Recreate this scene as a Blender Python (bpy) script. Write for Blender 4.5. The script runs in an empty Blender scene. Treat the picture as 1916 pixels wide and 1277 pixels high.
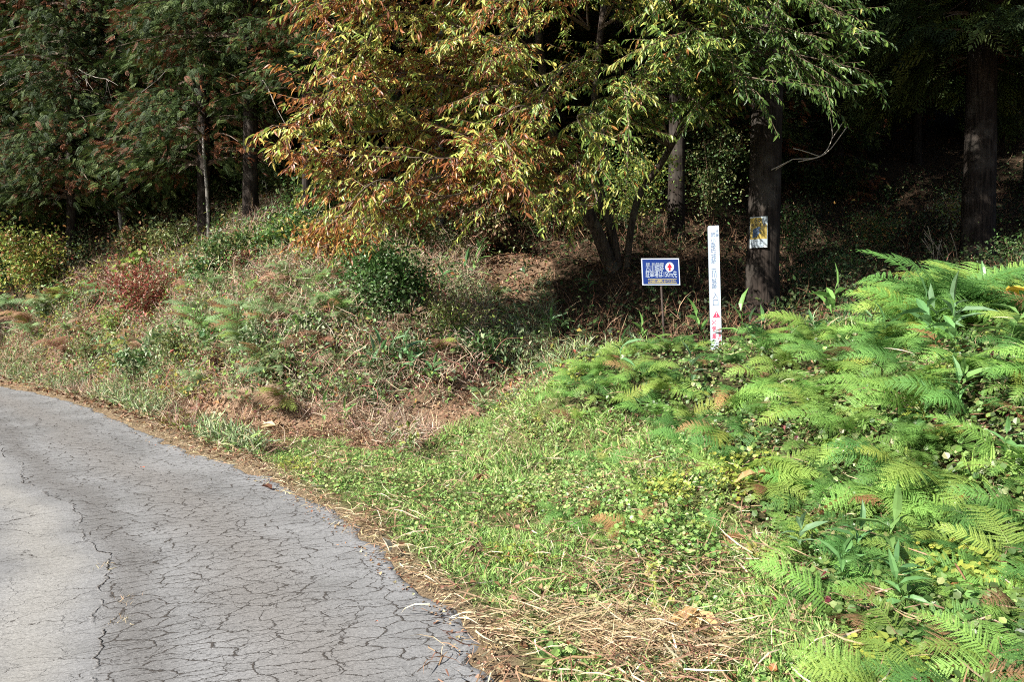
import bpy, math, random
import numpy as np
from mathutils import Vector

R = math.radians
rng = np.random.default_rng(7)
random.seed(7)
scene = bpy.context.scene
COL = scene.collection

# ---------------------------------------------------------------- camera, world, sun, exposure
F, CX, HY = 1490.0, 958.0, 590.0           # focal length (px of the 1916 px photo), centre, horizon row
CAMZ = 1.6
cam_d = bpy.data.cameras.new('camera'); cam = bpy.data.objects.new('camera', cam_d); COL.objects.link(cam)
cam.location = (0, 0, CAMZ)
PITCH = math.atan((638.5 - HY) / F)
cam.rotation_euler = (R(90) - PITCH, 0, 0)
cam_d.sensor_width = 36; cam_d.lens = F / 1916 * 36; cam_d.clip_end = 600; cam_d.clip_start = 0.05
scene.camera = cam

SUN_DIR = Vector((-0.80, -0.60, 0)).normalized(); SUN_EL = R(37)
world = bpy.data.worlds.new("World"); scene.world = world; world.use_nodes = True
nt = world.node_tree
sky = nt.nodes.new('ShaderNodeTexSky'); sky.sky_type = 'NISHITA'; sky.sun_disc = False
sky.sun_elevation = SUN_EL; sky.sun_rotation = math.atan2(SUN_DIR.x, SUN_DIR.y)
bg = nt.nodes['Background']; bg.inputs['Strength'].default_value = 0.05
nt.links.new(sky.outputs[0], bg.inputs[0])
sd_ = bpy.data.lights.new('sun', 'SUN'); sd_.energy = 5.0; sd_.angle = R(0.5); sd_.color = (1.0, 0.95, 0.87)
sun = bpy.data.objects.new('sun', sd_); COL.objects.link(sun)
to_sun = Vector((SUN_DIR.x * math.cos(SUN_EL), SUN_DIR.y * math.cos(SUN_EL), math.sin(SUN_EL)))
sun.rotation_euler = to_sun.to_track_quat('Z', 'Y').to_euler(); sun.location = (-20, -15, 25)
scene.view_settings.view_transform = 'Standard'; scene.view_settings.look = 'None'
scene.view_settings.exposure = 1.4; scene.view_settings.gamma = 1
scene.cycles.max_bounces = 5; scene.cycles.diffuse_bounces = 3; scene.cycles.glossy_bounces = 2
scene.cycles.transmission_bounces = 3; scene.cycles.transparent_max_bounces = 4
scene.cycles.use_adaptive_sampling = True; scene.cycles.adaptive_threshold = 0.012; scene.cycles.use_denoising = False; scene.cycles.filter_width = 1.05

# ---------------------------------------------------------------- small maths
def W(px, py, d):
    """world point seen at photo pixel px,py at forward distance d"""
    return np.array([(px - CX) / F * d, d, CAMZ - (py - HY) / F * d])
def proj(x, y, z):
    y = np.maximum(y, 0.05)
    return CX + x / y * F, HY - (z - CAMZ) / y * F

def _hash(ix, iy, s):
    n = (ix * 374761393 + iy * 668265263 + s * 974634777) & 0xffffffff
    n = ((n ^ (n >> 13)) * 1274126177) & 0xffffffff
    return ((n ^ (n >> 16)) & 0xffff) / 65535.0
def vnoise(x, y, s=0):
    x = np.asarray(x, float); y = np.asarray(y, float)
    ix = np.floor(x).astype(np.int64); iy = np.floor(y).astype(np.int64)
    fx = x - ix; fy = y - iy; fx = fx * fx * (3 - 2 * fx); fy = fy * fy * (3 - 2 * fy)
    a = _hash(ix, iy, s); b = _hash(ix + 1, iy, s); c = _hash(ix, iy + 1, s); d = _hash(ix + 1, iy + 1, s)
    return (a * (1 - fx) + b * fx) * (1 - fy) + (c * (1 - fx) + d * fx) * fy
def fbm(x, y, s=0, o=3):
    t = 0; a = 1; n = 0
    for k in range(o):
        t = t + a * vnoise(x * 2 ** k, y * 2 ** k, s + k * 17); n += a; a *= .5
    return t / n
def sstep(a, b, v):
    t = np.clip((v - a) / (b - a), 0, 1); return t * t * (3 - 2 * t)
def inpoly(px, py, poly):
    px = np.asarray(px, float); py = np.asarray(py, float); r = np.zeros(px.shape, bool); n = len(poly)
    for i in range(n):
        x0, y0 = poly[i]; x1, y1 = poly[(i + 1) % n]
        c = ((y0 > py) != (y1 > py)) & (px < (x1 - x0) * (py - y0) / ((y1 - y0) or 1e-9) + x0)
        r ^= c
    return r
def unit(v):
    v = np.asarray(v, float); return v / np.maximum(np.linalg.norm(v, axis=-1, keepdims=True), 1e-9)

# ---------------------------------------------------------------- terrain shape
EDGE = np.array([(.3, -6), (.22, -2), (.32, 0), (.18, 2), (-.06, 3.47), (-.34, 4.3), (-.75, 5.1), (-1.28, 6.1), (-2.03, 7.2),
                 (-2.66, 8.1), (-3.85, 9.3), (-5.6, 11.6), (-8.7, 15.2), (-11.8, 18.0), (-16, 21), (-22, 24), (-32, 27), (-60, 30)], float)
def catmull(P, n=12):
    out = []
    Q = np.vstack([2 * P[0] - P[1], P, 2 * P[-1] - P[-2]])
    for i in range(1, len(Q) - 2):
        for k in range(n):
            t = k / n
            out.append(.5 * ((2 * Q[i]) + (-Q[i-1] + Q[i+1]) * t + (2*Q[i-1] - 5*Q[i] + 4*Q[i+1] - Q[i+2]) * t*t + (-Q[i-1] + 3*Q[i] - 3*Q[i+1] + Q[i+2]) * t**3))
    out.append(Q[-2]); return np.array(out)
EL = catmull(EDGE, 8)
def edge_sd(x, y):
    """signed distance to the road's right-hand edge, positive off the road"""
    sh = np.shape(x); x = np.ravel(x); y = np.ravel(y); out = np.empty(x.shape)
    A = EL[:-1]; B = EL[1:]; AB = B - A; L2 = (AB ** 2).sum(1)
    for s in range(0, len(x), 20000):
        p = np.stack([x[s:s+20000], y[s:s+20000]], 1)
        ap = p[:, None] - A[None]
        t = np.clip((ap * AB).sum(2) / L2, 0, 1)
        dv = ap - t[..., None] * AB
        d = np.hypot(dv[..., 0], dv[..., 1]); k = d.argmin(1); i = np.arange(len(p))
        cr = AB[k, 0] * ap[i, k, 1] - AB[k, 1] * ap[i, k, 0]
        out[s:s+20000] = d[i, k] * np.where(cr > 0, -1, 1)
    return out.reshape(sh)

CP = [  # px, py, d
 (200,725,16.5),(200,600,18),(135,505,20),(20,520,24),(330,765,13.2),(330,620,15),(340,500,18.3),(470,785,11.6),(470,640,13),(470,520,15.5),(470,437,17.5),
 (600,800,11),(600,650,12.6),(600,520,14.8),(620,440,17.5),(700,790,11.2),(700,660,12.6),(700,520,14.8),(760,430,18),
 (850,770,11.6),(850,660,13),(850,560,15),(860,460,18),(1000,730,12),(1000,650,13.6),(1000,560,15.6),(1050,480,18),(1150,480,16.8),(1160,600,14.5),
 (1240,655,12.8),(1265,440,20.5),(1425,600,15),(1340,666,11.2),(1040,700,10.2),(1130,680,10.3),(1230,664,10.8),(1500,660,9.6),(1600,645,9.2),(1700,630,8.6),(1910,614,7.6),
 (1500,780,7.1),(1300,785,8),(1300,950,6),(1500,1000,5.3),(1600,1000,4.95),(1900,1000,4.4),(1900,1250,3.4),(1900,770,5.4),(1700,770,6.2),
 (900,900,7.6),(900,800,10.3),(1100,835,8.3),(1100,1000,5.7),(1250,1200,3.9),(1600,1270,3.35),(1650,400,25),(1700,560,15),(1825,480,20),(1500,520,19),(1900,560,14)]
CW = [W(*c) for c in CP]
CW += [np.array(v, float) for v in [(-12,23,4.5),(-22,34,8),(-20,26,3.5),(-30,33,5),(-6,22,5),(0,22,4.6),(0,30,8.2),(-10,32,8.5),(10,32,8.5),(20,30,8.5),(8,26,5.6),(20,20,5.5),(14,12,3.2),(9,6,2.4),
  (6,3,1.2),(4,0,.5),(3,-4,.3),(12,0,2.5),(20,8,5),(0,50,19),(-25,55,20),(25,50,19),(40,20,10),(-45,50,14),(0,90,40),(-50,90,38),(50,90,40),(60,50,25),(1,2.5,.05),(2,2,.15)]]
CW = np.array(CW)
def _U(r2): return np.where(r2 > 0, .5 * r2 * np.log(np.maximum(r2, 1e-12)), 0)
n_ = len(CW); K = _U(((CW[:, None, :2] - CW[None, :, :2]) ** 2).sum(2)) + np.eye(n_) * .3
Pm = np.hstack([np.ones((n_, 1)), CW[:, :2]]); A_ = np.block([[K, Pm], [Pm.T, np.zeros((3, 3))]])
TW = np.linalg.solve(A_, np.concatenate([CW[:, 2], np.zeros(3)]))
def tps(x, y):
    sh = np.shape(x); x = np.ravel(x); y = np.ravel(y); out = np.empty(x.shape)
    for s in range(0, len(x), 40000):
        a, b = x[s:s+40000], y[s:s+40000]
        out[s:s+40000] = _U((a[:, None] - CW[None, :, 0]) ** 2 + (b[:, None] - CW[None, :, 1]) ** 2) @ TW[:n_] + TW[n_] + TW[n_+1] * a + TW[n_+2] * b
    return out.reshape(sh)
def height_raw(x, y):
    x = np.asarray(x, float); y = np.asarray(y, float)
    xx = np.clip(x, -60, 60); yy = np.clip(y, -4, 92)
    sd = edge_sd(x, y); z = tps(xx, yy)
    m = sstep(.15, 1.3, sd); m2 = sstep(1.2, 3.0, sd)
    z = np.maximum(z, -.02) * m
    z = z + m2 * ((fbm(x * 1.1, y * 1.1, 3) - .5) * .45 + (fbm(x * 4, y * 4, 9, 2) - .5) * .12)
    z = z + m * (fbm(x * 5, y * 5, 5, 2) - .5) * .05
    z = np.where(sd < -.25, -.03, z + .014 * sstep(-.12, .12, sd) - .03 * sstep(-.10, -.25, sd))
    return np.where(sd < -5.2, .0 + .3 * sstep(-5.4, -8, sd) * 0, z), sd
GX0, GX1, GY0, GY1, GS = -34.0, 30.0, -3.0, 45.0, .1
gx = np.arange(GX0, GX1 + .01, GS); gy = np.arange(GY0, GY1 + .01, GS)
GXX, GYY = np.meshgrid(gx, gy); GH, GSD = height_raw(GXX, GYY)
def bil(G, x, y):
    u = np.clip((np.asarray(x, float) - GX0) / GS, 0, len(gx) - 1.001); v = np.clip((np.asarray(y, float) - GY0) / GS, 0, len(gy) - 1.001)
    i = u.astype(int); j = v.astype(int); fu = u - i; fv = v - j
    return (G[j, i] * (1 - fu) + G[j, i+1] * fu) * (1 - fv) + (G[j+1, i] * (1 - fu) + G[j+1, i+1] * fu) * fv
def H(x, y): return bil(GH, x, y)
def SDn(x, y): return bil(GSD, x, y)
def hit(px, py, dmin=2.5):
    """where the ground is seen at a photo pixel"""
    d = np.arange(dmin, 60, .03); x = (px - CX) / F * d; z = CAMZ - (py - HY) / F * d
    k = np.argmax(z <= H(x, d)); 
    if k == 0 and not z[0] <= H(x[0], d[0]): k = len(d) - 1
    return np.array([x[k], d[k], float(H(x[k], d[k]))])
def foot(px, d):
    x = (px - CX) / F * d; return np.array([x, d, float(H(x, d))])

# ---------------------------------------------------------------- mesh collecting
class MB:
    def __init__(s): s.v = []; s.t = []; s.c = []; s.n = 0
    def add(s, v, t, c=None):
        v = np.asarray(v, float).reshape(-1, 3); t = np.asarray(t, int).reshape(-1, 3)
        s.v.append(v); s.t.append(t + s.n); s.n += len(v)
        if c is None: c = (1, 1, 1)
        s.c.append(np.broadcast_to(np.asarray(c, float), (len(v), 3)))
    def scatter(s, tv, tt, pos, rot, scale, cols):
        """copies of a template: pos (n,3), rot (n,3,3) columns = axes, scale (n,) or (n,3), cols (n,3)"""
        n = len(pos)
        if n == 0: return
        scale = np.asarray(scale, float); scale = scale[:, None] * np.ones(3) if scale.ndim == 1 else scale
        v = tv[None] * scale[:, None, :]
        v = np.einsum('nij,nkj->nki', rot, v) + pos[:, None]
        k = len(tv)
        t = tt[None] + (np.arange(n) * k)[:, None, None]
        s.add(v.reshape(-1, 3), t.reshape(-1, 3), np.repeat(cols, k, 0))
    def tube(s, pts, rad, sides=7, c=None, cap=True, wob=0):
        pts = np.asarray(pts, float); m = len(pts); rad = np.broadcast_to(np.asarray(rad, float), (m,))
        tg = unit(np.gradient(pts, axis=0)); ref = np.array([0, 0, 1.]) if abs(tg[0, 2]) < .8 else np.array([1., 0, 0])
        a = unit(np.cross(tg, ref)); b = np.cross(tg, a)
        th = np.linspace(0, 2 * math.pi, sides, endpoint=False)
        rr = rad[:, None] * (1 + wob * (rng.random((m, sides)) - .5) if wob else 1)
        v = pts[:, None] + (a[:, None] * np.cos(th)[None, :, None] + b[:, None] * np.sin(th)[None, :, None]) * (rr * np.ones((m, sides)))[..., None]
        i = np.arange(m - 1)[:, None] * sides; j = np.arange(sides)[None]; j2 = (j + 1) % sides
        q0 = i + j; q1 = i + j2; q2 = i + sides + j2; q3 = i + sides + j
        t = np.concatenate([np.stack([q0, q1, q2], -1).reshape(-1, 3), np.stack([q0, q2, q3], -1).reshape(-1, 3)])
        v = v.reshape(-1, 3)
        if cap:
            v = np.vstack([v, pts[-1:]]); k = (m - 1) * sides
            t = np.vstack([t, [[k + x, k + (x + 1) % sides, len(v) - 1] for x in range(sides)]])
        s.add(v, t, c)
    def box(s, lo, hi, c=None):
        x0, y0, z0 = lo; x1, y1, z1 = hi
        v = [(x0,y0,z0),(x1,y0,z0),(x1,y1,z0),(x0,y1,z0),(x0,y0,z1),(x1,y0,z1),(x1,y1,z1),(x0,y1,z1)]
        q = [(0,3,2,1),(4,5,6,7),(0,1,5,4),(1,2,6,5),(2,3,7,6),(3,0,4,7)]
        s.add(v, [t for a in q for t in ((a[0],a[1],a[2]),(a[0],a[2],a[3]))], c)
    def mesh(s, name, mat, smooth=False):
        v = np.vstack(s.v); t = np.vstack(s.t); c = np.vstack(s.c)
        me = bpy.data.meshes.new(name); me.vertices.add(len(v)); me.vertices.foreach_set('co', v.astype(np.float32).ravel())
        me.loops.add(len(t) * 3); me.loops.foreach_set('vertex_index', t.astype(np.int32).ravel())
        me.polygons.add(len(t)); me.polygons.foreach_set('loop_start', (np.arange(len(t)) * 3).astype(np.int32))
        me.polygons.foreach_set('use_smooth', np.full(len(t), smooth))
        me.update(calc_edges=True)
        a = me.color_attributes.new('col', 'FLOAT_COLOR', 'POINT')
        a.data.foreach_set('color', np.hstack([c, np.ones((len(c), 1))]).astype(np.float32).ravel())
        me.materials.append(mat); return me
    def build(s, name, mat, parent=None, smooth=False):
        return link(name, s.mesh(name, mat, smooth), parent)
def link(name, me, parent=None):
    o = bpy.data.objects.new(name, me); COL.objects.link(o)
    if parent is not None: o.parent = parent
    return o
def tag(o, label, cat, group=None, kind=None):
    if label: o['label'] = label
    if cat: o['category'] = cat
    if group: o['group'] = group
    if kind: o['kind'] = kind
    return o
def thing(name, loc, label, cat, group=None, rz=0):
    o = bpy.data.objects.new(name, None); COL.objects.link(o); o.location = tuple(loc); o.rotation_euler = (0, 0, rz)
    o.empty_display_size = .1
    return tag(o, label, cat, group)

# ---------------------------------------------------------------- materials
def newmat(name):
    m = bpy.data.materials.new(name); m.use_nodes = True
    return m, m.node_tree, m.node_tree.nodes['Principled BSDF']
def N(nt, typ, **kw):
    n = nt.nodes.new(typ)
    for k, v in kw.items(): setattr(n, k, v)
    return n
def leafmat(name, rough=.45, trans=.35, spec=.4, objcol=False):
    m, nt, b = newmat(name)
    at = N(nt, 'ShaderNodeAttribute', attribute_name='col'); src = at.outputs['Color']
    if objcol:
        oi = N(nt, 'ShaderNodeObjectInfo'); mx = N(nt, 'ShaderNodeMix', data_type='RGBA', blend_type='MULTIPLY')
        mx.inputs[0].default_value = 1; nt.links.new(src, mx.inputs[6]); nt.links.new(oi.outputs['Color'], mx.inputs[7]); src = mx.outputs[2]
    nt.links.new(src, b.inputs['Base Color']); b.inputs['Roughness'].default_value = rough
    b.inputs['Specular IOR Level'].default_value = spec
    tr = N(nt, 'ShaderNodeBsdfTranslucent'); ms = N(nt, 'ShaderNodeMixShader'); ms.inputs[0].default_value = trans
    nt.links.new(src, tr.inputs[0]); nt.links.new(b.outputs[0], ms.inputs[1]); nt.links.new(tr.outputs[0], ms.inputs[2])
    nt.links.new(ms.outputs[0], nt.nodes['Material Output'].inputs[0]); return m
def plain(name, col, rough=.6, spec=.4, metal=0):
    m, nt, b = newmat(name); b.inputs['Base Color'].default_value = (*col, 1); b.inputs['Roughness'].default_value = rough
    b.inputs['Specular IOR Level'].default_value = spec; b.inputs['Metallic'].default_value = metal; return m
def weathered(name, col, col2, rough=.5, scale=8, amt=.5, spec=.4):
    m, nt, b = newmat(name); tc = N(nt, 'ShaderNodeTexCoord'); no = N(nt, 'ShaderNodeTexNoise'); no.inputs['Scale'].default_value = scale; no.inputs['Detail'].default_value = 6
    cr = N(nt, 'ShaderNodeValToRGB'); cr.color_ramp.elements[0].position = amt; cr.color_ramp.elements[1].position = amt + .25
    cr.color_ramp.elements[0].color = (*col, 1); cr.color_ramp.elements[1].color = (*col2, 1)
    nt.links.new(tc.outputs['Object'], no.inputs['Vector']); nt.links.new(no.outputs[0], cr.inputs[0]); nt.links.new(cr.outputs[0], b.inputs['Base Color'])
    b.inputs['Roughness'].default_value = rough; b.inputs['Specular IOR Level'].default_value = spec; return m
def barkmat(name, c0, c1, c2):
    m, nt, b = newmat(name); tc = N(nt, 'ShaderNodeTexCoord'); mp = N(nt, 'ShaderNodeMapping'); mp.inputs['Scale'].default_value = (22, 22, 1.6)
    no = N(nt, 'ShaderNodeTexNoise'); no.inputs['Scale'].default_value = 1; no.inputs['Detail'].default_value = 5; no.inputs['Roughness'].default_value = .65
    n2 = N(nt, 'ShaderNodeTexNoise'); n2.inputs['Scale'].default_value = 2.2; n2.inputs['Detail'].default_value = 4
    nt.links.new(tc.outputs['Object'], mp.inputs[0]); nt.links.new(mp.outputs[0], no.inputs['Vector']); nt.links.new(tc.outputs['Object'], n2.inputs['Vector'])
    cr = N(nt, 'ShaderNodeValToRGB'); e = cr.color_ramp.elements; e[0].position = .36; e[0].color = (*c0, 1); e[1].position = .66; e[1].color = (*c1, 1)
    mx = N(nt, 'ShaderNodeMix', data_type='RGBA'); c3 = N(nt, 'ShaderNodeValToRGB'); c3.color_ramp.elements[0].position = .5; c3.color_ramp.elements[1].position = .68
    nt.links.new(n2.outputs[0], c3.inputs[0]); nt.links.new(c3.outputs[0], mx.inputs[0]); nt.links.new(no.outputs[0], cr.inputs[0]); nt.links.new(cr.outputs[0], mx.inputs[6]); mx.inputs[7].default_value = (*c2, 1)
    m2 = N(nt, 'ShaderNodeMix', data_type='RGBA', blend_type='MULTIPLY'); m2.inputs[0].default_value = .6
    nt.links.new(mx.outputs[2], m2.inputs[6]); nt.links.new(no.outputs[0], m2.inputs[7]); nt.links.new(m2.outputs[2], b.inputs['Base Color'])
    bp = N(nt, 'ShaderNodeBump'); bp.inputs['Strength'].default_value = .9; bp.inputs['Distance'].default_value = .03
    nt.links.new(no.outputs[0], bp.inputs['Height']); nt.links.new(bp.outputs[0], b.inputs['Normal']); b.inputs['Roughness'].default_value = .9; b.inputs['Specular IOR Level'].default_value = .15
    return m
M_leaf = leafmat('broad_leaf', .42, .35, .45)
M_frond = leafmat('fern_leaf', .5, .46, .35, True)
M_conifer = leafmat('cypress_foliage', .6, .2, .25, True)
M_grass = leafmat('grass_blade', .55, .35, .3)
M_dry = leafmat('dry_plant', .8, .15, .12)
M_under = leafmat('undergrowth_leaf', .6, .35, .25)
M_sasa = leafmat('bamboo_leaf', .36, .3, .5, True)
M_twig = leafmat('twig_bark', .85, 0, .15)
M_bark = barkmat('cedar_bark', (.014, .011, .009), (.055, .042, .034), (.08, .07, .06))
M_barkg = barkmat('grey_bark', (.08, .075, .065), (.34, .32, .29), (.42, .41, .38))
M_barkc = barkmat('chestnut_bark', (.03, .025, .02), (.12, .09, .07), (.14, .13, .1))

# ground: soil, moss and litter per place, the wood's shade painted in, plus noise
def groundmat():
    m, nt, b = newmat('forest_soil'); at = N(nt, 'ShaderNodeAttribute', attribute_name='col'); tc = N(nt, 'ShaderNodeTexCoord')
    n1 = N(nt, 'ShaderNodeTexNoise'); n1.inputs['Scale'].default_value = 26; n1.inputs['Detail'].default_value = 8; n1.inputs['Roughness'].default_value = .75
    n2 = N(nt, 'ShaderNodeTexVoronoi'); n2.inputs['Scale'].default_value = 38
    nt.links.new(tc.outputs['Object'], n1.inputs['Vector']); nt.links.new(tc.outputs['Object'], n2.inputs['Vector'])
    cr = N(nt, 'ShaderNodeValToRGB'); e = cr.color_ramp.elements; e[0].position = .3; e[0].color = (.35, .33, .3, 1); e[1].position = .7; e[1].color = (1.7, 1.6, 1.45, 1)
    nt.links.new(n1.outputs[0], cr.inputs[0]); mx = N(nt, 'ShaderNodeMix', data_type='RGBA', blend_type='MULTIPLY'); mx.inputs[0].default_value = 1
    nt.links.new(at.outputs['Color'], mx.inputs[6]); nt.links.new(cr.outputs[0], mx.inputs[7])
    m2 = N(nt, 'ShaderNodeMix', data_type='RGBA', blend_type='OVERLAY'); m2.inputs[0].default_value = .35
    nt.links.new(mx.outputs[2], m2.inputs[6]); nt.links.new(n2.outputs['Color'], m2.inputs[7]); nt.links.new(mx.outputs[2], b.inputs['Base Color'])
    bp = N(nt, 'ShaderNodeBump'); bp.inputs['Strength'].default_value = 1; bp.inputs['Distance'].default_value = .03
    nt.links.new(n1.outputs[0], bp.inputs['Height']); nt.links.new(bp.outputs[0], b.inputs['Normal']); b.inputs['Roughness'].default_value = .95; b.inputs['Specular IOR Level'].default_value = .1
    return m
M_ground = groundmat()

# ---------------------------------------------------------------- zones (photo pixels, looked up after projecting the ground point)
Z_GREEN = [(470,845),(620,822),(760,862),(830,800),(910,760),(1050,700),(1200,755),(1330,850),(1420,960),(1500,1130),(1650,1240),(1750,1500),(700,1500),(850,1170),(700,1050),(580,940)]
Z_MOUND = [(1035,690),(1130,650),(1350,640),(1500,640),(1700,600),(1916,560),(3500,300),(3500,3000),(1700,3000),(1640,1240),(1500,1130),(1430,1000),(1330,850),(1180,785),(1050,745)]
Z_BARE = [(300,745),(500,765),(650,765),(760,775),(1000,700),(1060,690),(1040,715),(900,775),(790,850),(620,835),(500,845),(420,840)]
def zones(x, y):
    z = H(x, y); sd = SDn(x, y); px, py = proj(x, y, z)
    px = px + (fbm(x * 2.2, y * 2.2, 201) - .5) * 620 / np.maximum(y, 3) ; py = py + (fbm(x * 2.2 + 9, y * 2.2, 202) - .5) * 420 / np.maximum(y, 3)
    mound = inpoly(px, py, Z_MOUND) & (y < 12.5)
    green = inpoly(px, py, Z_GREEN) & (y < 11) & ~mound
    bare = inpoly(px, py, Z_BARE) & (y < 13.5) & ~mound & ~green
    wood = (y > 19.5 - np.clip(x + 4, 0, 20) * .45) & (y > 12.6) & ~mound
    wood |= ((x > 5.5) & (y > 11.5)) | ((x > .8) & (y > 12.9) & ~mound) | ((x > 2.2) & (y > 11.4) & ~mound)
    bank = ~(mound | green | bare | wood)
    return dict(z=z, sd=sd, px=px, py=py, mound=mound, green=green, bare=bare, wood=wood, bank=bank)

# ---------------------------------------------------------------- ground sheet
def axis(lo, hi, a, b, s, g):
    v = list(np.arange(a, b, s)); st = s
    while v[-1] < hi: st *= g; v.append(v[-1] + st)
    st = s; w = [a]
    while w[-1] > lo: st *= g; w.append(w[-1] - st)
    return np.array(w[:0:-1] + v)
ax = axis(-260, 260, -13, 8, .1, 1.07); ay = axis(-60, 300, 2.5, 21, .1, 1.07)
TX, TY = np.meshgrid(ax, ay); TZ, TSD = height_raw(TX, TY)
zz = zones(np.clip(TX, -34, 30), np.clip(TY, -3, 45)); br = fbm(TX * .9, TY * .9, 40)[..., None]
def mixc(a, b, t): return np.array(a) * (1 - t) + np.array(b) * t
gc = mixc((.12, .085, .058), (.20, .14, .10), br)
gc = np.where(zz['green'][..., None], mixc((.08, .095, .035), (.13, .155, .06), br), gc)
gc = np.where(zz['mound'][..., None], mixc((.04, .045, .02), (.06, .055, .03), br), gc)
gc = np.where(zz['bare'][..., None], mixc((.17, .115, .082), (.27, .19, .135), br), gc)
gc = np.where(zz['wood'][..., None], mixc((.025, .018, .012), (.05, .035, .024), br), gc)  # wood soil darkened: the canopy's shade is put into its colour
sdm = sstep(np.where(TY < 8, .24, .6), .05, TSD)[..., None]; gc = gc * (1 - sdm) + np.array((.21, .165, .115)) * sdm
ny, nx = TX.shape; ii = (np.arange(ny - 1)[:, None] * nx + np.arange(nx - 1)[None])
tt = np.concatenate([np.stack([ii, ii + 1, ii + nx + 1], -1).reshape(-1, 3), np.stack([ii, ii + nx + 1, ii + nx], -1).reshape(-1, 3)])
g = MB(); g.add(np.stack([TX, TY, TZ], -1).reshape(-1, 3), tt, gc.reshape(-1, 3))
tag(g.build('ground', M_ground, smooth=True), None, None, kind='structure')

# ---------------------------------------------------------------- road
def roadmat():
    m, nt, b = newmat('cracked_asphalt'); L = nt.links.new
    at = N(nt, 'ShaderNodeAttribute', attribute_name='col')     # x = metres from the right-hand edge / 8, y = along the road / 80
    sp = N(nt, 'ShaderNodeSeparateColor'); L(at.outputs['Color'], sp.inputs[0])
    def math_(op, a, b_=None, c=None):
        n = N(nt, 'ShaderNodeMath', operation=op)
        for k, v in enumerate((a, b_, c)):
            if v is None: continue
            if isinstance(v, (int, float)): n.inputs[k].default_value = v
            else: L(v, n.inputs[k])
        return n.outputs[0]
    U = math_('MULTIPLY', sp.outputs[0], 8); V = math_('MULTIPLY', sp.outputs[1], 80)
    cv = N(nt, 'ShaderNodeCombineXYZ'); L(U, cv.inputs[0]); L(V, cv.inputs[1])
    def noise(scale, det=4, rough=.55, off=0):
        mp = N(nt, 'ShaderNodeMapping'); mp.inputs['Location'].default_value = (off, off * 1.7, off * .3); L(cv.outputs[0], mp.inputs[0])
        n = N(nt, 'ShaderNodeTexNoise'); n.inputs['Scale'].default_value = scale; n.inputs['Detail'].default_value = det; n.inputs['Roughness'].default_value = rough
        L(mp.outputs[0], n.inputs['Vector']); return n
    def warped(amt, sc, stretch, off):
        n = noise(sc, 8, .62, off); v1 = N(nt, 'ShaderNodeVectorMath', operation='SUBTRACT'); L(n.outputs['Color'], v1.inputs[0]); v1.inputs[1].default_value = (.5, .5, .5)
        v2 = N(nt, 'ShaderNodeVectorMath', operation='SCALE'); L(v1.outputs[0], v2.inputs[0]); v2.inputs['Scale'].default_value = amt
        v3 = N(nt, 'ShaderNodeVectorMath', operation='ADD'); L(cv.outputs[0], v3.inputs[0]); L(v2.outputs[0], v3.inputs[1])
        v4 = N(nt, 'ShaderNodeVectorMath', operation='MULTIPLY'); L(v3.outputs[0], v4.inputs[0]); v4.inputs[1].default_value = stretch; return v4.outputs[0]
    def cracks(scale, amt, sc, stretch, w0, w1, off, thr):
        vo = N(nt, 'ShaderNodeTexVoronoi', feature='DISTANCE_TO_EDGE'); vo.voronoi_dimensions = '2D'; vo.inputs['Scale'].default_value = scale
        L(warped(amt, sc, stretch, off), vo.inputs['Vector'])
        nn = noise(1.7, 3, .6, off + 5)                      # where the cracks open and where they close
        wd = N(nt, 'ShaderNodeMapRange'); L(nn.outputs[0], wd.inputs[0]); wd.inputs[1].default_value = thr; wd.inputs[2].default_value = thr + .3; wd.inputs[3].default_value = w0; wd.inputs[4].default_value = w1
        r = math_('DIVIDE', vo.outputs['Distance'], wd.outputs[0]); mr = N(nt, 'ShaderNodeMapRange'); L(r, mr.inputs[0]); mr.inputs[1].default_value = .6; mr.inputs[2].default_value = 1.3; mr.inputs[3].default_value = 1; mr.inputs[4].default_value = 0
        return mr.outputs[0]
    c1 = cracks(2.5, .5, 2.0, (.75, 1.15, 1), .0005, .012, 0, .42)      # the large plates
    c2 = cracks(7.0, .2, 5, (.6, 1.2, 1), .002, .026, 11, .24)       # alligator cracking between them
    c3 = cracks(15, .09, 11, (.7, 1.2, 1), .001, .034, 23, .45)
    # less of the fine cracking on the older pale lane to the left
    lane = N(nt, 'ShaderNodeMapRange'); wob = noise(.9, 3, .5, 3); wu = math_('MULTIPLY_ADD', wob.outputs[0], .5, U); L(wu, lane.inputs[0]); lane.inputs[1].default_value = 1.93; lane.inputs[2].default_value = 1.99
    inv = math_('SUBTRACT', 1, lane.outputs[0]); c2 = math_('MULTIPLY', c2, math_('MULTIPLY_ADD', inv, .8, .2)); c3 = math_('MULTIPLY', c3, math_('MULTIPLY_ADD', inv, .55, .05))
    seam = N(nt, 'ShaderNodeMapRange'); wob2 = noise(6, 4, .6, 8); sm = math_('ABSOLUTE', math_('ADD', math_('MULTIPLY_ADD', wob2.outputs[0], .16, wu) , -2.04)); L(sm, seam.inputs[0]); seam.inputs[1].default_value = .002; seam.inputs[2].default_value = .012; seam.inputs[3].default_value = 1; seam.inputs[4].default_value = 0
    smn = noise(2.6, 3, .6, 31); smk = N(nt, 'ShaderNodeMapRange'); L(smn.outputs[0], smk.inputs[0]); smk.inputs[1].default_value = .42; smk.inputs[2].default_value = .56
    cr = math_('MAXIMUM', math_('MAXIMUM', c1, c2), math_('MAXIMUM', c3, math_('MULTIPLY', seam.outputs[0], smk.outputs[0])))
    # colours
    fine = noise(85, 4, .85, 1); med = noise(1.3, 5, .6, 14); agg = N(nt, 'ShaderNodeTexVoronoi'); agg.inputs['Scale'].default_value = 70; L(cv.outputs[0], agg.inputs['Vector'])
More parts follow.
